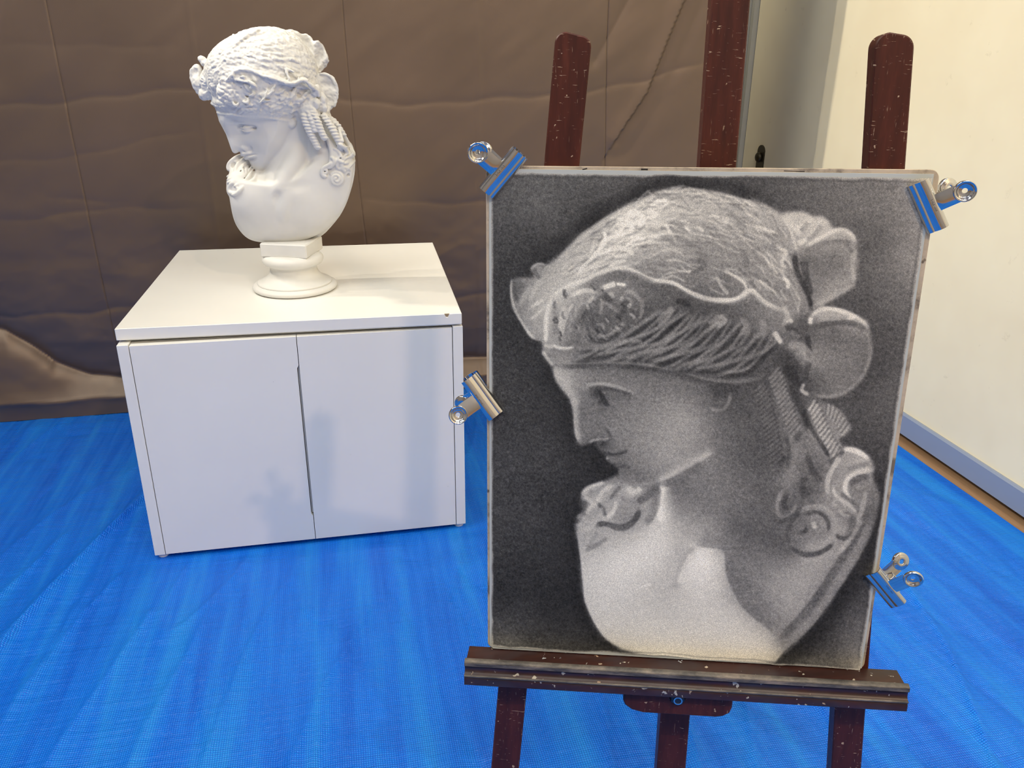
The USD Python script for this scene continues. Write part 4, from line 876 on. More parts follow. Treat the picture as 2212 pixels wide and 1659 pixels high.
comp = trimesh.graph.connected_component_labels(mb.face_adjacency, node_count=len(F)); big = np.argmax(np.bincount(comp)); mb.update_faces(comp == big); mb.remove_unreferenced_vertices()
def bust_world(p):
    """sculpting units (right, down, towards the viewer; 1.12 mm each) to the place on the cabinet"""
    O = np.array([0.384, 0.306]); h = np.array([EYE[0] - O[0], EYE[1] - O[1], 0.0]); h /= np.linalg.norm(h)
    ray = FWD + RIGHT * ((p[:, :1] - 1106) / FPX) - UP * ((p[:, 1:2] - 829.5) / FPX)
    t = ((np.array([O[0], O[1], 0]) - EYE) @ h) / (ray @ h)
    q = EYE + ray * t[:, None]
    return q - ray / np.linalg.norm(ray, axis=1)[:, None] * (p[:, 2:3] * 0.00112)
mb.vertices = bust_world(np.asarray(mb.vertices)); mb.fix_normals()
del FLD
bust = thing('plaster_bust', 'white plaster bust of a woman with wreathed curly hair, bowed head, on the white cabinet', 'bust')
obj('head_and_chest', mb, plaster, bust, smooth=True)
# socle: turned foot with a square block above it
Z0 = 0.6019
tt = lambda a0, a1, c, r, n=10: [(c[0] + r[0] * math.cos(math.radians(a)), c[1] + r[1] * math.sin(math.radians(a))) for a in np.linspace(a0, a1, n)]
prof = [(0, 0.0006), (0.100, 0.0006)] + tt(-70, 90, (0.0965, 0.0088), (0.0115, 0.0080)) + [(0.0945, 0.0175)] + tt(-30, 75, (0.0905, 0.0195), (0.0045, 0.0040), 6)
prof += [(0.086, 0.0250), (0.078, 0.0290), (0.070, 0.0345), (0.0645, 0.0415), (0.0605, 0.0500), (0.0590, 0.0575), (0.0600, 0.0635), (0.0630, 0.0665)]
prof += tt(-75, 80, (0.0650, 0.0800), (0.0130, 0.0130), 12) + [(0.060, 0.0945), (0.0, 0.0945)]
so = lathe(prof, 96); so.apply_translation((0.384, 0.290, Z0)); obj('socle', so, plaster, bust, smooth=45)
bk_ = rbox((-0.0615, -0.052, 0.092), (0.0615, 0.064, 0.1275), 0.003); a = math.radians(-20.0)
bk_.apply_transform(trimesh.transformations.rotation_matrix(a, [0, 0, 1])); bk_.apply_translation((0.382, 0.294, Z0)); obj('block', bk_, plaster, bust)
# ------------------------------------------------------------------ charcoal drawing: tones laid down as a field over the sheet, stored on a fine mesh
DU0, DV0, DS = 1050, 360, 1.5                     # drawing units: one unit is one pixel of the photograph's frame across the flat sheet
DW, DH = int(980 / DS), int(1100 / DS)
px_u = (DU0 + DS * np.arange(DW))[None, :].repeat(DH, 0); px_v = (DV0 + DS * np.arange(DH))[:, None].repeat(DW, 1)
drng = np.random.default_rng(5)
def dmask(poly, soft):
    P = Polygon(poly); x0, y0, x1, y1 = P.bounds
    m = np.zeros((DH, DW)); i0, i1 = max(0, int((y0 - DV0) / DS) - 1), min(DH, int((y1 - DV0) / DS) + 2); j0, j1 = max(0, int((x0 - DU0) / DS) - 1), min(DW, int((x1 - DU0) / DS) + 2)
    shapely.prepare(P); m[i0:i1, j0:j1] = shapely.contains_xy(P, px_u[i0:i1, j0:j1], px_v[i0:i1, j0:j1])
    return ndimage.gaussian_filter(m, soft / DS) if soft > 0 else m
def field(samples, smooth=0.5, blur=6):
    s = np.array(samples, float)
    r = RBFInterpolator(s[:, :2], s[:, 2], kernel='linear', smoothing=smooth, neighbors=16)
    q = 4; uu, vv = px_u[::q, ::q], px_v[::q, ::q]
    f = r(np.stack([uu.ravel(), vv.ravel()], 1)).reshape(uu.shape)
    f = ndimage.zoom(f, q, order=1)[:DH, :DW]
    f = np.pad(f, ((0, DH - f.shape[0]), (0, DW - f.shape[1])), mode='edge')
    return ndimage.gaussian_filter(f, blur / DS)
TONE = np.zeros((DH, DW))
def smooth_line(pts, n=None):
    p = np.asarray(pts, float)
    if len(p) < 3: return p
    from scipy.interpolate import CubicSpline
    s = np.r_[0, np.cumsum(np.hypot(*np.diff(p, axis=0).T))]
    return CubicSpline(s, p)(np.linspace(0, s[-1], n or max(6, int(s[-1] / 7))))
def stroke(pts, w, tone, op=0.8, soft=3.0, side=0.0, curve_=True):
    """a drawn line: width w, blended towards tone; side > 0 / < 0 lets it fade out over that many units on its right / left only"""
    p = smooth_line(pts) if curve_ else np.asarray(pts, float)
    pad = w + 2.5 * soft + abs(side) + 4
    i0, i1 = max(0, int((p[:, 1].min() - pad - DV0) / DS)), min(DH, int((p[:, 1].max() + pad - DV0) / DS) + 1)
    j0, j1 = max(0, int((p[:, 0].min() - pad - DU0) / DS)), min(DW, int((p[:, 0].max() + pad - DU0) / DS) + 1)
    if i1 <= i0 or j1 <= j0: return
    X_, Y_ = px_u[i0:i1, j0:j1], px_v[i0:i1, j0:j1]
    d = np.full(X_.shape, 1e9); tt_ = np.zeros(X_.shape); sd_ = np.zeros(X_.shape); n = len(p) - 1
    for k in range(n):
        (ax, ay), (bx, by) = p[k], p[k + 1]; L2 = max((bx - ax) ** 2 + (by - ay) ** 2, 1e-6)
        t = np.clip(((X_ - ax) * (bx - ax) + (Y_ - ay) * (by - ay)) / L2, 0, 1)
        dd = np.hypot(X_ - ax - t * (bx - ax), Y_ - ay - t * (by - ay)); m = dd < d
        d = np.where(m, dd, d); tt_ = np.where(m, (k + t) / n, tt_); sd_ = np.where(m, np.sign((bx - ax) * (Y_ - ay) - (by - ay) * (X_ - ax)), sd_)
    sf = np.full(d.shape, soft)
    if side: sf = np.where(sd_ * np.sign(side) > 0, abs(side), soft)
    en = np.minimum(tt_, 1 - tt_); ph = (p[0, 0] * 0.37 + p[0, 1] * 0.73); L_ = np.hypot(*np.diff(p, axis=0).T).sum()
    op = min(1.0, op * 1.35)
    wv = w * np.clip(en * 7 + 0.25, 0, 1) * (0.8 + 0.28 * np.sin(tt_ * L_ / 13 + ph) * np.sin(tt_ * L_ / 31 + ph * 1.7))
    a = np.exp(-(np.maximum(d - wv / 2, 0) / sf) ** 2) * op * np.clip(en * 9 + 0.25, 0, 1) * (0.9 + 0.12 * np.sin(tt_ * L_ / 19 + ph * 2.3))
    T = TONE[i0:i1, j0:j1]; T += (tone - T) * a
def blob(u, v, ru, rv, tone, op=0.7, ang=0.0):
    c, s = math.cos(math.radians(ang)), math.sin(math.radians(ang)); R = max(ru, rv) * 2.6
    i0, i1 = max(0, int((v - R - DV0) / DS)), min(DH, int((v + R - DV0) / DS) + 1); j0, j1 = max(0, int((u - R - DU0) / DS)), min(DW, int((u + R - DU0) / DS) + 1)
    if i1 <= i0 or j1 <= j0: return
    X_, Y_ = px_u[i0:i1, j0:j1] - u, px_v[i0:i1, j0:j1] - v
    q = ((X_ * c + Y_ * s) / ru) ** 2 + ((-X_ * s + Y_ * c) / rv) ** 2
    T = TONE[i0:i1, j0:j1]; T += (tone - T) * (op * np.exp(-q ** 1.3))
# --- dark ground
BG = [(1080, 400, 84), (1150, 430, 92), (1200, 470, 80), (1260, 440, 74), (1300, 400, 82), (1400, 385, 76), (1480, 385, 66), (1560, 390, 70), (1640, 400, 72), (1700, 420, 84), (1760, 430, 100), (1850, 430, 106), (1930, 400, 118), (1985, 395, 165), (1960, 470, 125), (1900, 520, 98), (1880, 600, 90), (1950, 560, 130), (1960, 640, 108), (1920, 700, 84), (1905, 800, 76), (1950, 800, 92), (1880, 880, 80), (1900, 950, 78), (1925, 1000, 70), (1905, 1060, 50), (1900, 1130, 52), (1870, 1230, 58), (1840, 1290, 60), (1790, 1350, 62), (1740, 1390, 62), (1800, 1400, 78), (1850, 1330, 88), (1850, 1420, 125), (1760, 1430, 92), (1890, 1250, 70),
      (1075, 500, 72), (1130, 540, 62), (1180, 540, 52), (1075, 620, 62), (1085, 700, 58), (1110, 760, 56), (1150, 790, 50), (1180, 850, 52), (1210, 900, 46), (1100, 880, 62), (1100, 980, 68), (1180, 980, 66), (1250, 1000, 52), (1290, 1005, 44), (1200, 1050, 58), (1080, 1100, 60), (1150, 1130, 60), (1220, 1140, 42), (1230, 1240, 44), (1100, 1200, 55), (1160, 1220, 50), (1080, 1300, 46), (1180, 1320, 46), (1240, 1330, 44), (1150, 1370, 52), (1100, 1390, 95), (1200, 1392, 62), (1290, 1395, 56), (1330, 1412, 60)]
TONE[:] = field(BG, blur=10)
OUTL = [(1105, 604), (1116, 600), (1135, 599.5), (1152, 600), (1154, 593), (1147, 583), (1155, 573.6), (1166, 570), (1177, 571), (1188, 566), (1216, 536), (1238, 513), (1261, 493), (1306, 462), (1340, 444), (1374, 428), (1419, 407), (1464, 400), (1521, 403), (1580, 415), (1612, 425), (1645, 437), (1688, 461), (1694, 458), (1716, 456), (1740, 458), (1755, 467), (1778, 468), (1790, 478), (1800, 492), (1821, 493), (1836, 502), (1846, 511), (1851, 532), (1855, 563), (1849, 604), (1846, 618), (1816, 638), (1778, 660), (1752, 671), (1756, 673), (1780, 664), (1806, 666), (1828, 672), (1852, 683), (1873, 694), (1882, 722), (1884, 750), (1880, 779), (1870, 802), (1857, 824), (1828, 849), (1798, 860), (1775, 858), (1769, 860), (1780, 869), (1796, 877), (1812, 888), (1825, 906), (1837, 915), (1838, 928), (1826, 940), (1812, 946), (1815, 956), (1821, 966),
        (1836, 965), (1853, 969), (1877, 985), (1884, 998), (1889, 1012), (1885, 1026), (1889, 1040), (1897, 1056), (1903, 1075), (1901, 1100), (1894, 1130), (1884, 1160), (1866, 1196), (1842, 1235), (1819, 1271), (1796, 1305), (1762, 1350), (1729, 1384), (1697, 1411), (1680, 1432), (1480, 1432), (1374, 1411), (1340, 1402), (1301, 1378), (1284, 1354), (1272, 1332), (1261, 1305), (1256, 1275), (1254, 1253), (1250, 1220), (1247, 1190), (1244, 1147), (1241, 1133), (1245, 1113), (1256, 1102), (1254, 1082), (1256, 1071), (1261, 1059), (1272, 1050), (1306, 1039), (1335, 1025),
        (1340, 1026), (1336, 1012), (1331, 1006), (1321, 1002), (1311, 993), (1308, 985), (1310, 979), (1298, 974), (1290, 964), (1289, 951), (1280, 953), (1270, 958), (1258, 961), (1248, 957), (1241, 944), (1238, 920), (1236, 897), (1231, 869), (1220, 849), (1202, 826), (1193, 799), (1191, 788), (1177, 772), (1171, 759), (1173, 745), (1164, 734), (1145, 727), (1132, 704), (1120, 683), (1109, 665), (1104, 642)]
FG = [(1110, 625, 112), (1125, 650, 128), (1140, 610, 140), (1165, 590, 150), (1150, 690, 150), (1160, 640, 168), (1185, 600, 172), (1180, 640, 180), (1190, 690, 168), (1170, 720, 160), (1220, 560, 170), (1250, 530, 172), (1290, 500, 172), (1330, 470, 186), (1360, 470, 212), (1345, 500, 205), (1400, 440, 178), (1400, 465, 200), (1450, 425, 182), (1440, 470, 178), (1500, 430, 178), (1500, 470, 168), (1560, 440, 165), (1560, 480, 158), (1620, 460, 162), (1660, 470, 162), (1300, 540, 178), (1260, 580, 182), (1220, 610, 180), (1330, 560, 168), (1380, 520, 178), (1430, 510, 165), (1480, 520, 150), (1540, 520, 142), (1600, 510, 146), (1650, 520, 150), (1690, 510, 150), (1700, 560, 148), (1660, 580, 138), (1720, 620, 132), (1600, 560, 138), (1540, 570, 138), (1480, 565, 138), (1430, 560, 148), (1390, 590, 132), (1450, 610, 122), (1520, 610, 118), (1580, 620, 116), (1640, 620, 134), (1690, 640, 132), (1715, 680, 138), (1360, 590, 150), (1320, 595, 170), (1290, 605, 176),
      (1420, 640, 96), (1470, 650, 84), (1520, 660, 86), (1560, 662, 104), (1610, 665, 112), (1650, 665, 122), (1690, 685, 128), (1400, 680, 82), (1450, 690, 84), (1500, 700, 82), (1240, 640, 172), (1210, 660, 172), (1195, 730, 158), (1220, 700, 132), (1250, 680, 104), (1290, 670, 96), (1330, 660, 104), (1355, 660, 100), (1280, 700, 100), (1320, 700, 98), (1350, 720, 86), (1250, 735, 116), (1290, 735, 108), (1340, 750, 90), (1400, 730, 76), (1450, 740, 78), (1500, 735, 74), (1560, 720, 86), (1600, 710, 92), (1640, 720, 100), (1670, 720, 112), (1450, 775, 88), (1380, 780, 88), (1300, 765, 100), (1230, 765, 122), (1190, 765, 126), (1520, 780, 84), (1580, 780, 82), (1640, 770, 86), (1560, 810, 88), (1620, 810, 78), (1480, 805, 96),
      (1210, 800, 168), (1225, 830, 168), (1245, 800, 138), (1240, 850, 132), (1270, 810, 122), (1320, 815, 122), (1380, 820, 116), (1450, 825, 110), (1520, 840, 96), (1570, 850, 74), (1262, 870, 112), (1245, 900, 116), (1256, 940, 112), (1275, 930, 108), (1290, 900, 112), (1310, 930, 122), (1340, 900, 124), (1330, 870, 108), (1380, 870, 126), (1420, 900, 140), (1470, 900, 150), (1500, 920, 142), (1440, 950, 150), (1480, 960, 142), (1520, 900, 122), (1550, 940, 108), (1540, 980, 116), (1380, 950, 136), (1330, 960, 118), (1310, 965, 92), (1300, 955, 84), (1345, 975, 116), (1330, 990, 108), (1360, 1000, 118), (1400, 1000, 138), (1350, 1020, 100), (1380, 1035, 112), (1410, 1030, 122), (1450, 1010, 142), (1500, 995, 146), (1600, 900, 88), (1600, 960, 92), (1640, 940, 84), (1660, 1000, 86),
      (1440, 1060, 112), (1470, 1050, 104), (1520, 1040, 118), (1560, 1060, 118), (1600, 1060, 106), (1640, 1070, 96), (1680, 1060, 92), (1460, 1100, 138), (1500, 1100, 124), (1540, 1100, 116), (1600, 1110, 104), (1640, 1120, 98), (1580, 1140, 92), (1620, 1150, 94), (1660, 1160, 92), (1700, 1190, 96),
      (1300, 1120, 172), (1290, 1070, 170), (1330, 1060, 160), (1360, 1060, 190), (1380, 1090, 142), (1350, 1110, 120), (1300, 1160, 168), (1260, 1140, 158), (1280, 1190, 182), (1400, 1120, 178), (1420, 1150, 204), (1380, 1170, 200), (1330, 1200, 202), (1280, 1240, 198), (1430, 1100, 200), (1440, 1180, 200), (1460, 1160, 178), (1470, 1190, 160), (1450, 1230, 176), (1430, 1270, 182), (1420, 1220, 196), (1350, 1250, 202), (1300, 1290, 200), (1340, 1340, 198), (1380, 1300, 196), (1400, 1370, 202), (1450, 1330, 196), (1500, 1190, 212), (1530, 1190, 208), (1500, 1230, 216), (1550, 1210, 196), (1550, 1260, 200), (1480, 1280, 196), (1520, 1310, 200), (1590, 1330, 200), (1560, 1380, 206), (1480, 1390, 208), (1630, 1380, 204), (1660, 1400, 196),
      (1590, 1190, 116), (1620, 1230, 128), (1600, 1260, 120), (1640, 1190, 112), (1680, 1220, 138), (1740, 1200, 162), (1780, 1180, 158), (1820, 1140, 158), (1840, 1100, 160), (1650, 1270, 136), (1700, 1270, 158), (1740, 1250, 158), (1640, 1310, 130), (1690, 1310, 150), (1680, 1350, 140), (1720, 1320, 148), (1850, 1170, 112), (1800, 1260, 120), (1750, 1330, 120), (1700, 1390, 122), (1880, 1110, 92),
      (1710, 480, 182), (1740, 480, 178), (1730, 510, 172), (1760, 500, 188), (1780, 510, 172), (1800, 520, 150), (1830, 510, 165), (1760, 540, 128), (1740, 560, 98), (1800, 560, 108), (1840, 560, 132), (1760, 600, 112), (1800, 600, 126), (1780, 640, 138), (1750, 640, 120), (1770, 680, 172), (1810, 680, 168), (1850, 695, 160), (1800, 710, 90), (1760, 720, 100), (1850, 730, 110), (1780, 760, 118), (1830, 770, 118), (1860, 780, 104), (1790, 820, 110), (1830, 820, 112), (1760, 840, 86), (1730, 690, 70), (1735, 720, 80), (1720, 760, 140), (1740, 780, 138), (1700, 770, 60), (1720, 800, 56), (1680, 800, 84), (1700, 870, 96), (1680, 900, 96), (1650, 860, 84), (1720, 850, 66), (1660, 950, 86), (1690, 1000, 92), (1715, 920, 108), (1740, 900, 70), (1760, 900, 128), (1780, 940, 132), (1800, 980, 140), (1800, 900, 118), (1820, 920, 124), (1720, 970, 118), (1740, 1000, 104), (1770, 1010, 92), (1700, 1030, 130), (1750, 1050, 84), (1730, 1090, 100), (1710, 1120, 104), (1760, 1100, 120), (1790, 1060, 140), (1830, 1000, 158), (1860, 1000, 170), (1850, 1050, 112), (1810, 1040, 150), (1740, 1150, 118), (1770, 1150, 128), (1820, 1090, 142), (1835, 1120, 104)]
inside = dmask(OUTL, 3.2)
hard = dmask(OUTL, 0)
TONE[:] = TONE * (1 - inside) + field(FG, blur=5) * inside
# darker charcoal pushed against the lit contour
stroke(OUTL[9:22], 6, 44, 0.75, 5, side=-26); stroke(OUTL[60 + 12:60 + 26], 5, 46, 0.6, 3, side=-22)
stroke([(1190, 790), (1202, 828), (1220, 851), (1230, 872), (1234, 900), (1239, 945), (1248, 960)], 4, 40, 0.5, 2.5, side=18)
stroke([(1243, 1147), (1247, 1190), (1254, 1253), (1261, 1305), (1272, 1332), (1301, 1378), (1340, 1402)], 4, 36, 0.6, 2.5, side=18)
stroke([(1240, 1135), (1243, 1112), (1254, 1100), (1253, 1080)], 4, 38, 0.6, 2.5, side=14)
inside2 = TONE.copy()
# --- hair strokes: short fine marks following the combing direction
def hatch(region, n, ang_fn, lo, hi, tones, w=1.6, op=0.45, bend=0.15):
    R = Polygon(region); x0, y0, x1, y1 = R.bounds; k = 0
    while k < n:
        u, v = drng.uniform(x0, x1), drng.uniform(y0, y1)
        if not R.contains(Point(u, v)): continue
        k += 1; a = math.radians(ang_fn(u, v) + drng.normal(0, 9)); L = drng.uniform(lo, hi); c, s = math.cos(a), math.sin(a); bb = drng.normal(0, bend) * L
        stroke([(u - c * L / 2, v - s * L / 2), (u - s * bb, v + c * bb), (u + c * L / 2, v + s * L / 2)], w * drng.uniform(0.5, 1.4), drng.choice(tones) + drng.normal(0, 8), op * drng.uniform(0.5, 1.2), 1.6, curve_=False)
CROWN = [(1200, 590), (1260, 505), (1340, 450), (1420, 412), (1480, 405), (1560, 415), (1640, 440), (1690, 480), (1720, 560), (1720, 660), (1640, 630), (1540, 630), (1420, 600), (1350, 580), (1270, 600)]
ang = lambda u, v: -48 + (u - 1200) * 0.19 + (v - 500) * 0.05
hatch(CROWN, 260, ang, 22, 60, (120, 130, 105), 1.8, 0.38)
hatch(CROWN, 190, ang, 22, 60, (205, 190, 215), 1.8, 0.36)
hatch([(1280, 540), (1330, 470), (1430, 425), (1470, 470), (1420, 530), (1330, 580)], 60, ang, 24, 55, (225, 215), 3.2, 0.5)
for pts, t, w, o in (([(1253, 590), (1290, 545), (1306, 505), (1300, 500)], 222, 5, 0.8), ([(1300, 545), (1330, 510), (1365, 490), (1362, 482), (1330, 492)], 222, 7, 0.7), ([(1355, 468), (1380, 462), (1390, 478), (1372, 482)], 224, 9, 0.75), ([(1395, 460), (1415, 462), (1410, 472)], 220, 7, 0.7), ([(1240, 595), (1290, 570), (1330, 545)], 210, 4, 0.6), ([(1320, 540), (1345, 537), (1370, 552)], 212, 7, 0.7), ([(1436, 482), (1450, 505), (1462, 524)], 212, 3, 0.7), ([(1480, 488), (1490, 500)], 220, 3, 0.7), ([(1507, 490), (1520, 500)], 205, 3, 0.6), ([(1560, 470), (1570, 478), (1566, 470)], 205, 6, 0.6), ([(1630, 487), (1660, 498), (1675, 502)], 200, 3.5, 0.7), ([(1686, 536), (1698, 548), (1690, 562), (1700, 580)], 205, 3.5, 0.65), ([(1690, 600), (1703, 614), (1700, 624)], 210, 5, 0.7), ([(1690, 448 + 20), (1712, 510), (1722, 545)], 195, 2.5, 0.6)):
    stroke(pts, w, t, o, 2.5)
for pts, t, w, o in (([(1420, 520), (1460, 515), (1500, 530)], 112, 7, 0.4), ([(1380, 590), (1400, 575), (1440, 572)], 110, 6, 0.4), ([(1490, 590), (1520, 570), (1505, 560)], 88, 6, 0.4), ([(1560, 600), (1600, 590), (1640, 600)], 104, 8, 0.4), ([(1600, 540), (1612, 560), (1608, 580)], 100, 6, 0.4), ([(1650, 505), (1672, 520), (1668, 535)], 110, 5, 0.4), ([(1718, 545), (1724, 590), (1738, 620), (1752, 668)], 55, 6, 0.75)):
    stroke(pts, w, t, o, 4)
# --- parting, wreath edge, ear-side curl
stroke([(1178, 735), (1178, 700), (1185, 662), (1203, 632), (1240, 612), (1280, 598), (1310, 584), (1345, 579), (1375, 588), (1410, 605), (1450, 610), (1480, 625), (1530, 645), (1560, 648), (1600, 640), (1622, 627), (1645, 645), (1680, 665), (1700, 672)], 5, 208, 0.72, 2.5, side=5)
stroke([(1250, 622), (1300, 600), (1345, 590), (1378, 598), (1412, 616), (1450, 622), (1500, 650), (1560, 664), (1610, 660), (1628, 650)], 9, 84, 0.5, 4, side=22)
stroke([(1562, 585), (1590, 598), (1612, 622), (1600, 636)], 3.5, 196, 0.8, 2); stroke([(1548, 595), (1560, 620), (1575, 636)], 3.5, 182, 0.7, 2.5); blob(1572, 612, 12, 16, 96, 0.6, -30)
stroke([(1178, 690), (1180, 720), (1178, 738)], 5, 212, 0.7, 2.5); stroke([(1146, 650), (1155, 625), (1168, 605)], 4, 185, 0.5, 3)
# leaf cluster over the brow
for pts, t, w, o in (([(1235, 640), (1262, 628), (1290, 632)], 205, 7, 0.7), ([(1222, 660), (1212, 690), (1208, 720)], 190, 6, 0.6), ([(1240, 655), (1228, 672), (1218, 700), (1212, 730)], 196, 4, 0.55), ([(1260, 650), (1248, 662), (1244, 690)], 170, 5, 0.5), ([(1300, 622), (1320, 616), (1330, 612)], 212, 8, 0.75), ([(1332, 613), (1352, 616)], 218, 3, 0.8), ([(1313, 632), (1322, 640), (1316, 632)], 190, 9, 0.7), ([(1362, 655), (1358, 664)], 190, 8, 0.75), ([(1345, 640), (1342, 650)], 178, 5, 0.6), ([(1295, 640), (1300, 660), (1296, 680)], 158, 4, 0.5), ([(1310, 650), (1330, 670), (1350, 680)], 150, 4, 0.45), ([(1270, 655), (1282, 640)], 190, 5, 0.6), ([(1350, 630), (1372, 636), (1384, 652)], 158, 5, 0.55), ([(1380, 640), (1388, 662), (1380, 690)], 140, 5, 0.45), ([(1285, 718), (1310, 726), (1335, 712), (1350, 695)], 150, 5, 0.5), ([(1255, 715), (1270, 730), (1300, 735)], 140, 5, 0.4), ([(1192, 745), (1215, 752), (1238, 750)], 215, 3, 0.85), ([(1175, 746), (1195, 750)], 190, 3, 0.7)):
    stroke(pts, w, t, o, 2.5)
for pts, t, w, o in (([(1262, 720), (1285, 735), (1310, 735), (1340, 715)], 56, 7, 0.55), ([(1290, 655), (1310, 640), (1322, 655)], 66, 7, 0.5), ([(1256, 700), (1262, 680), (1275, 668)], 72, 7, 0.45), ([(1330, 685), (1350, 665), (1345, 648)], 66, 7, 0.45), ([(1272, 690), (1290, 700), (1310, 690)], 74, 6, 0.4), ([(1222, 745), (1245, 735), (1262, 722)], 84, 5, 0.45), ([(1196, 650), (1200, 690), (1196, 725)], 118, 6, 0.35), ([(1440, 660), (1420, 690), (1405, 710)], 58, 9, 0.5), ([(1460, 650), (1475, 652), (1490, 664)], 46, 5, 0.6)):
    stroke(pts, w, t, o, 4)
hatch([(1190, 640), (1280, 620), (1370, 640), (1380, 700), (1320, 740), (1210, 740)], 70, lambda u, v: 60 - (u - 1280) * 0.3, 10, 24, (150, 170, 70, 60), 2.4, 0.45)
# side hair: wavy locks sweeping down to the temple
for i in range(24):
    f = i / 23; a = np.array([1430 + 250 * f, 660 + 60 * f + drng.normal(0, 6)]); e = np.array([1235 + 330 * f, 765 + 40 * f + drng.normal(0, 5)])
    t = np.linspace(0, 1, 9); m = (a + e) / 2 + np.array([30, 22]); L = (1 - t)[:, None] ** 2 * a + 2 * ((1 - t) * t)[:, None] * m + (t ** 2)[:, None] * e
    L[:, 1] += 5 * np.sin(9 * t + i * 1.7); up = drng.uniform(118, 152); stroke(L, drng.uniform(3, 6), up, 0.5, 3); stroke(L + np.array([3, 8]), drng.uniform(4, 7), drng.uniform(44, 62), 0.5, 3.5)
for pts, t, w, o in (([(1450, 662), (1436, 690), (1420, 700)], 138, 12, 0.55), ([(1552, 682), (1566, 690), (1545, 705)], 162, 9, 0.65), ([(1530, 700), (1555, 682)], 150, 6, 0.5), ([(1640, 690), (1650, 712), (1632, 730)], 152, 12, 0.5), ([(1672, 716), (1684, 736), (1688, 742)], 205, 6, 0.75), ([(1600, 690), (1612, 705), (1600, 722)], 140, 9, 0.5), ([(1690, 660), (1700, 690), (1692, 705)], 176, 8, 0.6), ([(1330, 745), (1360, 735), (1390, 742)], 142, 6, 0.5), ([(1300, 790), (1340, 772), (1400, 765), (1450, 750)], 128, 5, 0.5), ([(1190, 787), (1230, 786), (1300, 790), (1370, 786), (1440, 800), (1500, 815), (1555, 823), (1610, 822), (1650, 812)], 128, 4, 0.55), ([(1700, 700), (1712, 690)], 200, 6, 0.6)):
    stroke(pts, w, t, o, 3)
stroke([(1195, 789), (1260, 790), (1330, 789), (1400, 795), (1470, 808), (1540, 828), (1600, 828)], 3, 62, 0.5, 2.5, side=6)
stroke([(1172, 758), (1185, 778), (1195, 790)], 4, 196, 0.5, 2)
# --- left bow piece
stroke([(1106, 604), (1105, 640), (1111, 666), (1132, 703), (1150, 728), (1164, 735)], 3, 190, 0.65, 2); stroke([(1113, 606), (1111, 632), (1118, 650)], 5, 80, 0.5, 3); blob(1122, 622, 12, 18, 88, 0.5); stroke([(1126, 660), (1132, 640), (1146, 620)], 5, 168, 0.5, 3)
stroke([(1154, 575), (1158, 592), (1168, 600)], 4, 96, 0.5, 3); stroke([(1147, 583), (1154, 574), (1178, 572)], 3, 165, 0.6, 2); stroke([(1148, 665), (1160, 655), (1176, 650)], 4, 205, 0.55, 2.5); stroke([(1146, 690), (1165, 675), (1178, 660)], 3, 205, 0.55, 2.5); stroke([(1136, 700), (1150, 712), (1165, 728)], 6, 140, 0.4, 4)
# --- features of the face
stroke([(1262, 838), (1275, 831), (1300, 829), (1330, 834), (1352, 842), (1370, 852)], 4, 165, 0.6, 2.5)
stroke([(1270, 845), (1290, 838), (1318, 841), (1345, 848), (1366, 853)], 5, 74, 0.6, 2.5, side=9)
blob(1288, 852, 13, 12, 62, 0.7); blob(1302, 866, 10, 11, 50, 0.75, 30); stroke([(1292, 846), (1300, 855), (1308, 870), (1318, 876)], 6, 54, 0.7, 3)
stroke([(1300, 846), (1322, 848), (1352, 856)], 4, 104, 0.6, 2); stroke([(1308, 852), (1325, 862), (1345, 862), (1362, 855)], 8, 104, 0.55, 3); stroke([(1312, 868), (1330, 872), (1352, 862)], 3, 128, 0.5, 2.5); blob(1300, 885, 16, 10, 96, 0.4)
stroke([(1238, 860), (1242, 900), (1246, 940), (1251, 955)], 4, 172, 0.65, 2.0, side=-7); stroke([(1200, 800), (1212, 828), (1232, 852), (1240, 880)], 9, 176, 0.55, 4, side=-8)
blob(1262, 905, 12, 40, 104, 0.35, 8); stroke([(1306, 925), (1316, 936), (1318, 944), (1308, 949)], 3, 84, 0.55, 2.5); stroke([(1316, 947), (1300, 950), (1286, 950), (1272, 957)], 3, 165, 0.6, 2); blob(1304, 958, 9, 9, 58, 0.75, 30); blob(1296, 960, 6, 8, 72, 0.5)
stroke([(1311, 979), (1330, 981), (1345, 977), (1356, 973)], 3.5, 62, 0.7, 2, side=3); blob(1335, 973, 18, 6, 118, 0.5); blob(1326, 991, 15, 7, 112, 0.5); stroke([(1312, 986), (1312, 992)], 3, 165, 0.5, 2); stroke([(1325, 1003), (1340, 1006), (1362, 1010)], 5, 78, 0.5, 3); blob(1372, 1002, 14, 8, 132, 0.4)
stroke([(1337, 1012), (1342, 1026), (1352, 1038), (1378, 1046)], 4, 128, 0.4, 2.5); stroke([(1368, 1045), (1395, 1045), (1420, 1040)], 3, 150, 0.4, 2.5)
stroke([(1418, 1040), (1450, 1028), (1480, 1012), (1515, 992), (1540, 975)], 4, 176, 0.7, 3, side=-10); stroke([(1425, 1046), (1460, 1032), (1490, 1016), (1520, 1000)], 8, 92, 0.45, 4, side=16)
stroke([(1535, 830), (1545, 855), (1548, 868), (1535, 880)], 4, 66, 0.5, 4); blob(1555, 845, 20, 16, 66, 0.55, 15); stroke([(1534, 878), (1548, 887), (1564, 884), (1574, 868), (1580, 850)], 4, 138, 0.6, 2.5); blob(1556, 872, 13, 9, 108, 0.4)
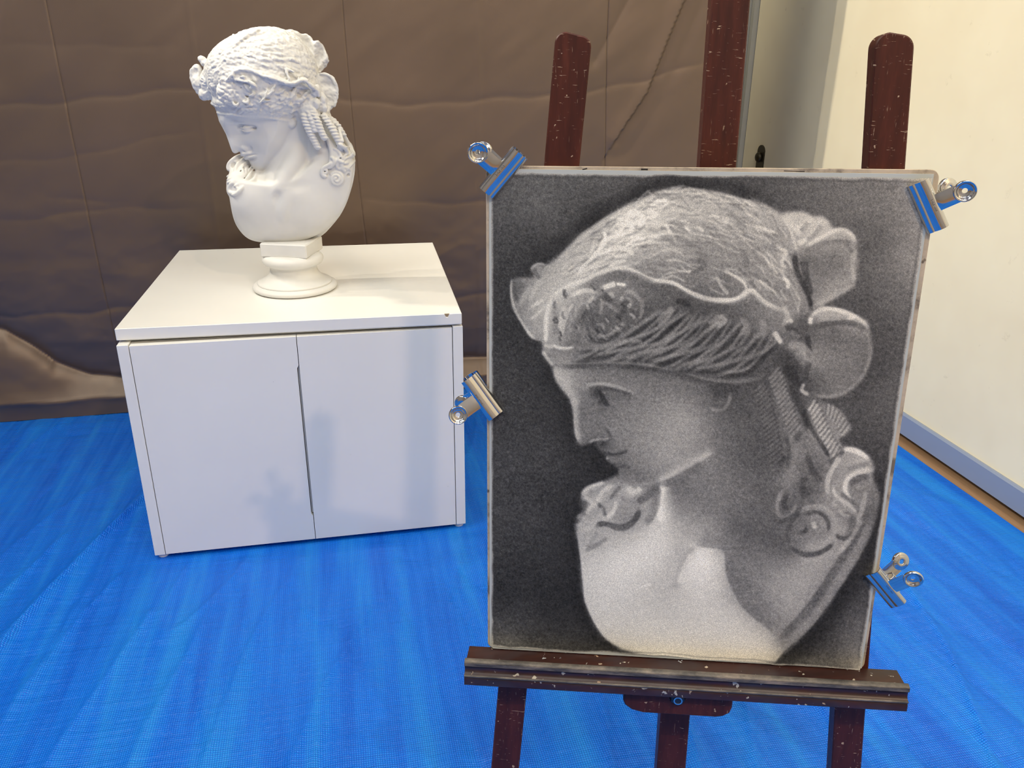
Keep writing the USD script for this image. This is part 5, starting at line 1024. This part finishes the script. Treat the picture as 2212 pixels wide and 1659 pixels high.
# --- ribbon loops
for pts, t, w, o in (([(1694, 470), (1716, 490), (1730, 510)], 196, 9, 0.6), ([(1716, 500), (1740, 480), (1756, 470)], 200, 8, 0.6), ([(1722, 528), (1755, 505), (1775, 478)], 204, 7, 0.65), ([(1745, 480), (1730, 500)], 128, 6, 0.5), ([(1775, 485), (1760, 505), (1742, 520)], 132, 7, 0.45), ([(1740, 532), (1770, 515), (1800, 500), (1822, 496), (1840, 508), (1848, 525)], 206, 5, 0.65), ([(1735, 548), (1770, 530), (1810, 522), (1842, 528)], 110, 9, 0.5), ([(1848, 540), (1842, 570), (1846, 605)], 172, 5, 0.5), ([(1842, 545), (1830, 530)], 92, 6, 0.4), ([(1735, 560), (1742, 600), (1752, 640)], 64, 12, 0.65), ([(1760, 658), (1800, 640), (1840, 618)], 160, 4, 0.45), ([(1752, 690), (1775, 668), (1800, 668), (1830, 676), (1855, 688), (1875, 708)], 206, 5, 0.7), ([(1750, 700), (1752, 685)], 210, 5, 0.7), ([(1830, 690), (1850, 682)], 210, 3, 0.6), ([(1755, 708), (1800, 698), (1845, 700), (1872, 715)], 74, 9, 0.55), ([(1880, 730), (1878, 775), (1858, 820), (1830, 845), (1800, 856), (1756, 850)], 142, 4, 0.5), ([(1740, 720), (1748, 760), (1744, 800), (1738, 840)], 58, 9, 0.6), ([(1738, 828), (1732, 842), (1748, 852)], 190, 3, 0.7)):
    stroke(pts, w, t, o, 3)
for pts, t, w, o in (([(1696, 700), (1712, 712), (1730, 735)], 62, 10, 0.6), ([(1702, 752), (1722, 746), (1742, 760), (1746, 785)], 158, 14, 0.55), ([(1702, 760), (1712, 780), (1734, 800)], 62, 10, 0.5), ([(1694, 790), (1715, 815), (1728, 838)], 48, 18, 0.65), ([(1712, 830), (1725, 870), (1738, 900), (1742, 930)], 56, 10, 0.6), ([(1708, 715), (1728, 730)], 140, 5, 0.5)):
    stroke(pts, w, t, o, 3.5)
# --- ringlets
def dringlet(pts, r, base, hi, lo):
    p = smooth_line(pts, 40); stroke(pts, r * 1.5, base, 0.75, 4)
    s = np.r_[0, np.cumsum(np.hypot(*np.diff(p, axis=0).T))]; n = int(s[-1] / 9.5)
    for i in range(n + 1):
        q = [np.interp(s[-1] * i / n, s, p[:, k]) for k in range(2)]; d = np.array([np.interp(min(s[-1], s[-1] * i / n + 3), s, p[:, k]) - np.interp(max(0, s[-1] * i / n - 3), s, p[:, k]) for k in range(2)]); d /= np.hypot(*d); a = math.atan2(d[1], d[0]) + math.radians(62)
        c, s_ = math.cos(a), math.sin(a)
        stroke([(q[0] - c * r, q[1] - s_ * r), (q[0] + d[0] * 2, q[1] + d[1] * 2), (q[0] + c * r, q[1] + s_ * r)], 2.5, lo, 0.5, 2); stroke([(q[0] - c * r * 0.8 + d[0] * 5, q[1] - s_ * r * 0.8 + d[1] * 5), (q[0] + c * r + d[0] * 5, q[1] + s_ * r + d[1] * 5)], 3, hi, 0.5, 2, curve_=False)
dringlet([(1640, 830), (1655, 880), (1668, 940), (1680, 1000)], 20, 88, 108, 62)
dringlet([(1672, 800), (1690, 850), (1708, 900), (1718, 925)], 20, 108, 138, 72)
dringlet([(1785, 880), (1808, 900), (1824, 925)], 15, 126, 170, 84)
dringlet([(1752, 870), (1770, 905), (1788, 945), (1808, 978)], 16, 140, 192, 78)
stroke([(1735, 880), (1750, 920), (1775, 960), (1792, 990)], 5, 52, 0.6, 3); stroke([(1790, 1000), (1812, 985), (1822, 970)], 6, 52, 0.5, 3); stroke([(1680, 1010), (1700, 985), (1730, 930)], 5, 58, 0.4, 4)
stroke([(1708, 945), (1712, 990), (1706, 1030), (1692, 1060)], 16, 130, 0.5, 6); stroke([(1698, 940), (1704, 985), (1700, 1015)], 5, 70, 0.5, 3); stroke([(1740, 940), (1762, 985), (1790, 1005), (1792, 1025)], 10, 108, 0.5, 4); stroke([(1745, 980), (1765, 1030), (1775, 1040)], 8, 62, 0.5, 4); stroke([(1740, 1030), (1735, 1060), (1745, 1075)], 12, 62, 0.5, 5)
# --- shoulder curls, right
for pts, t, w, o in (([(1822, 970), (1850, 975), (1876, 992)], 212, 7, 0.7), ([(1815, 985), (1800, 1010), (1788, 1040), (1790, 1070)], 190, 8, 0.6), ([(1885, 1015), (1850, 1022), (1828, 1040), (1826, 1060), (1840, 1078)], 206, 6, 0.7), ([(1878, 1000), (1850, 1008), (1830, 1015)], 112, 6, 0.5), ([(1880, 1030), (1850, 1036), (1836, 1050)], 92, 9, 0.6), ([(1850, 1055), (1870, 1050), (1880, 1045)], 150, 6, 0.5), ([(1800, 1050), (1810, 1075), (1835, 1090), (1850, 1110)], 196, 5, 0.6), ([(1815, 1065), (1838, 1082), (1856, 1105), (1858, 1130)], 92, 6, 0.5), ([(1870, 1060), (1862, 1100), (1850, 1130)], 182, 6, 0.5), ([(1808, 1070), (1800, 1095)], 170, 6, 0.5)):
    stroke(pts, w, t, o, 3)
for pts, t, w, o in (([(1730, 1105), (1765, 1095), (1792, 1105), (1803, 1130), (1796, 1160), (1770, 1178), (1738, 1176)], 158, 8, 0.6), ([(1740, 1112), (1770, 1108), (1788, 1125), (1786, 1150)], 76, 4, 0.6), ([(1750, 1118), (1772, 1120), (1778, 1138)], 150, 5, 0.5), ([(1755, 1127), (1762, 1142)], 186, 6, 0.7), ([(1728, 1145), (1738, 1148), (1742, 1140)], 60, 5, 0.5), ([(1705, 1170), (1700, 1150), (1712, 1125), (1728, 1108)], 70, 4, 0.55), ([(1708, 1180), (1740, 1198), (1775, 1192), (1800, 1172)], 60, 7, 0.55), ([(1690, 1060), (1680, 1085), (1683, 1112), (1696, 1120), (1715, 1104), (1718, 1088)], 150, 6, 0.55), ([(1700, 1070), (1694, 1090), (1700, 1104)], 66, 7, 0.6), ([(1680, 1128), (1710, 1115), (1730, 1095)], 70, 5, 0.5), ([(1812, 1115), (1838, 1118), (1842, 1140), (1822, 1156)], 92, 12, 0.5), ([(1814, 1100), (1822, 1112), (1836, 1115)], 176, 4, 0.6), ([(1805, 1155), (1825, 1164), (1845, 1148)], 62, 5, 0.5)):
    stroke(pts, w, t, o, 2.8)
# --- shoulder curls, left
for pts, t, w, o in (([(1258, 1072), (1264, 1060), (1280, 1050), (1305, 1042)], 196, 4, 0.65), ([(1262, 1072), (1278, 1085), (1285, 1092)], 192, 4, 0.6), ([(1272, 1062), (1290, 1062), (1300, 1055)], 140, 9, 0.5), ([(1290, 1085), (1300, 1065), (1325, 1048)], 200, 6, 0.6), ([(1300, 1095), (1318, 1075), (1342, 1052)], 150, 9, 0.5), ([(1318, 1078), (1340, 1050)], 90, 2.5, 0.6), ([(1355, 1052), (1372, 1062), (1385, 1052)], 208, 10, 0.6), ([(1340, 1070), (1360, 1082), (1385, 1070)], 132, 8, 0.5), ([(1290, 1088), (1304, 1102), (1308, 1115)], 78, 4, 0.6), ([(1268, 1112), (1275, 1096), (1290, 1090)], 198, 4, 0.6), ([(1268, 1115), (1290, 1105), (1305, 1100)], 150, 6, 0.5), ([(1246, 1118), (1262, 1118), (1262, 1128), (1250, 1134)], 176, 4, 0.55), ([(1262, 1100), (1258, 1112), (1246, 1116)], 110, 4, 0.5), ([(1248, 1135), (1270, 1130), (1290, 1118)], 168, 6, 0.5), ([(1250, 1150), (1275, 1140), (1300, 1128), (1320, 1112), (1330, 1090)], 186, 7, 0.55), ([(1310, 1118), (1325, 1105), (1330, 1080)], 205, 4, 0.5), ([(1330, 1100), (1350, 1110), (1366, 1088)], 150, 12, 0.5), ([(1286, 1138), (1310, 1132), (1340, 1140), (1362, 1132), (1380, 1100)], 70, 10, 0.65), ([(1255, 1165), (1270, 1178), (1295, 1165), (1310, 1150)], 162, 6, 0.5), ([(1262, 1190), (1285, 1180), (1310, 1162)], 118, 6, 0.5), ([(1290, 1150), (1282, 1165), (1268, 1185)], 140, 4, 0.5), ([(1375, 1085), (1400, 1070), (1422, 1050)], 88, 12, 0.5)):
    stroke(pts, w, t, o, 3)
# --- neck and chest edges
stroke([(1427, 1048), (1424, 1080), (1422, 1112), (1428, 1130)], 3, 222, 0.75, 2, side=-16); stroke([(1423, 1050), (1420, 1085), (1412, 1112), (1395, 1135)], 7, 104, 0.55, 3, side=12); blob(1410, 1060, 14, 10, 100, 0.4)
stroke([(1500, 1172), (1535, 1180), (1566, 1190), (1570, 1225), (1582, 1265), (1607, 1310), (1650, 1348), (1680, 1378)], 3, 98, 0.5, 3, side=-34)
stroke([(1500, 1178), (1484, 1205), (1472, 1235), (1456, 1275)], 5, 150, 0.45, 8); stroke([(1494, 1195), (1480, 1222), (1466, 1262)], 3, 220, 0.5, 4, side=-14); stroke([(1384, 1268), (1400, 1263), (1408, 1261)], 2, 222, 0.6, 1.5)
stroke([(1872, 1100), (1850, 1150), (1828, 1188), (1800, 1232), (1770, 1280), (1738, 1322), (1700, 1362), (1680, 1382)], 8, 82, 0.6, 4, side=-12)
stroke([(1884, 1110), (1868, 1155), (1840, 1205), (1810, 1256), (1778, 1304), (1744, 1345), (1700, 1392)], 8, 138, 0.45, 5)
stroke([(1906, 1090), (1896, 1140), (1870, 1196), (1840, 1244), (1808, 1294), (1768, 1350), (1730, 1390), (1690, 1425)], 5, 40, 0.7, 3, side=-26)
stroke([(1862, 1120), (1838, 1162), (1812, 1196)], 5, 186, 0.5, 4)
# paper tooth, smudges, the pale worn border of the sheet
g1 = drng.normal(0, 1, (DH, DW)); g2 = ndimage.gaussian_filter(drng.normal(0, 1, (DH, DW)), 0.8) * 2.6; g3 = ndimage.gaussian_filter(drng.normal(0, 1, (DH, DW)), (1.2, 5)) * 5; g4 = ndimage.gaussian_filter(drng.normal(0, 1, (DH, DW)), 24) * 60
amp = np.interp(TONE, [30, 60, 120, 190, 230], [6, 11, 12, 6, 3])
TONE += amp * (0.55 * g1 + 0.55 * g2 + 0.25 * g3) + 3.0 * g4
# --- the sheet: uneven torn edges, lifting a little at the foot
NA, NB_ = 620, 790
sa, sb = np.meshgrid(np.linspace(0, 1, NA), np.linspace(0, 1, NB_), indexing='ij')
e1d = lambda x, s, sc: (meshkit.fbm(np.stack([x * sc, np.full_like(x, s), np.zeros_like(x)], -1), 4, int(s)) - 0.5)
CA = [(0.0070, -0.0082), (0.5208, -0.0098), (0.5242, -0.6795), (0.0058, -0.6772)]      # top left, top right, bottom right, bottom left
topb = 0.0032 * e1d(sa, 3, 22); leftb = 0.0018 * e1d(sb, 5, 18); rightb = 0.0024 * e1d(sb, 7, 20); botb = 0.0075 * e1d(sa, 9, 9) + 0.0018 + 0.0040 * np.sin(np.pi * sa) * 0.5
A = (1 - sb) * ((1 - sa) * CA[0][0] + sa * CA[1][0]) + sb * ((1 - sa) * CA[3][0] + sa * CA[2][0])
Bq = (1 - sb) * ((1 - sa) * CA[0][1] + sa * CA[1][1]) + sb * ((1 - sa) * CA[3][1] + sa * CA[2][1])
A += leftb * (1 - sa) ** 6 + rightb * sa ** 6; Bq += topb * (1 - sb) ** 8 + botb * sb ** 10
C_ = 0.0011 + 0.0006 * (meshkit.fbm(np.stack([A * 9, Bq * 9, np.zeros_like(A)], -1).reshape(-1, 3), 2, 4).reshape(A.shape) - 0.5) + 0.0012 * np.clip((sb - 0.965) / 0.035, 0, 1) ** 2 * (0.5 + 0.5 * np.sin(sa * 17)) + 0.0016 * np.clip((0.03 - sb) / 0.03, 0, 1) ** 2 * np.clip((sa - 0.9) / 0.1, 0, 1)
PW = BP + A[..., None] * E1 + Bq[..., None] * E2 + C_[..., None] * EN
dq = PW - EYE; zc = dq @ FWD
su, sv = 1106 + FPX * (dq @ RIGHT) / zc, 829.5 - FPX * (dq @ UP) / zc
tn = ndimage.map_coordinates(TONE, [(sv - DV0) / DS, (su - DU0) / DS], order=1, mode='nearest')
ed = np.minimum.reduce([sa * 0.515, (1 - sa) * 0.515, sb * 0.67, (1 - sb) * 0.67])
wob = meshkit.fbm(np.stack([A * 60, Bq * 60, np.zeros_like(A)], -1).reshape(-1, 3), 3, 8).reshape(A.shape) - 0.5
tn = tn + (200 - tn) * np.clip(1 - (ed + 0.003 * wob) / 0.0028, 0, 1) * 0.65
dk = np.exp(-((ed - 0.0042 + 0.002 * wob) / 0.0012) ** 2); tn = tn + (58 - tn) * dk * 0.30
tn = tn + (205 - tn) * np.clip(1 - np.hypot((A - 0.521) / 0.022, (Bq + 0.010) / 0.020), 0, 1) * 0.8
tn = tn + (190 - tn) * np.clip(1 - np.hypot((A - 0.522) / 0.012, (Bq + 0.674) / 0.02), 0, 1) * 0.5
lin = np.clip(tn, 18, 228) / 255.0; lin = np.where(lin <= 0.04045, lin / 12.92, ((lin + 0.055) / 1.055) ** 2.4)
PAPER_GAIN = 1.25
warm = np.clip((tn - 40) / 150, 0, 1)
side_w = np.clip((su - 1100) / 800, 0, 1)
rgb = np.stack([lin * (0.99 + 0.03 * warm + 0.03 * side_w), lin * (1.0 - 0.01 * side_w), lin * (1.0 - 0.12 * warm - 0.03 * side_w)], -1) * PAPER_GAIN
Vp = PW.reshape(-1, 3); Fp = grid_faces(NA, NB_)[:, ::-1]
paper_mat = M('charcoal_on_paper', {'a': ('attribute', dict(attribute='tone')), 'g': ('geometry', {}), 'n': ('noise_texture', dict(scale=800, detail=3, roughness=0.7)), 'gr': ('rgb_ramp', dict(ramp=[(0.28, (0.62, 0.62, 0.62)), (0.5, (1, 1, 1)), (0.72, (1.5, 1.5, 1.5))])), 'mu': ('mix_color', dict(blend_type='multiply', fac=1.0, use_clamp=False)), 'b': ('bump', dict(strength=0.12, distance=0.0004)),
    'p': ('principled_bsdf', dict(roughness=0.85, specular_ior_level=0.15))}, [('a.color', 'mu.a'), ('n.fac', 'gr.fac'), ('gr.color', 'mu.b'), ('mu.result', 'p.base_color'), ('g.position', 'n.vector'), ('n.fac', 'b.height'), ('b.normal', 'p.normal')])
dr_ = thing('charcoal_drawing', 'charcoal drawing of the bowed wreathed bust on torn-edged paper, clipped to the drawing board', 'drawing')
pm = usdkit.mesh(stage, path_for(dr_, 'sheet'), (Vp, Fp), paper_mat, smooth=True)
colored(pm, 'tone', rgb.reshape(-1, 3))
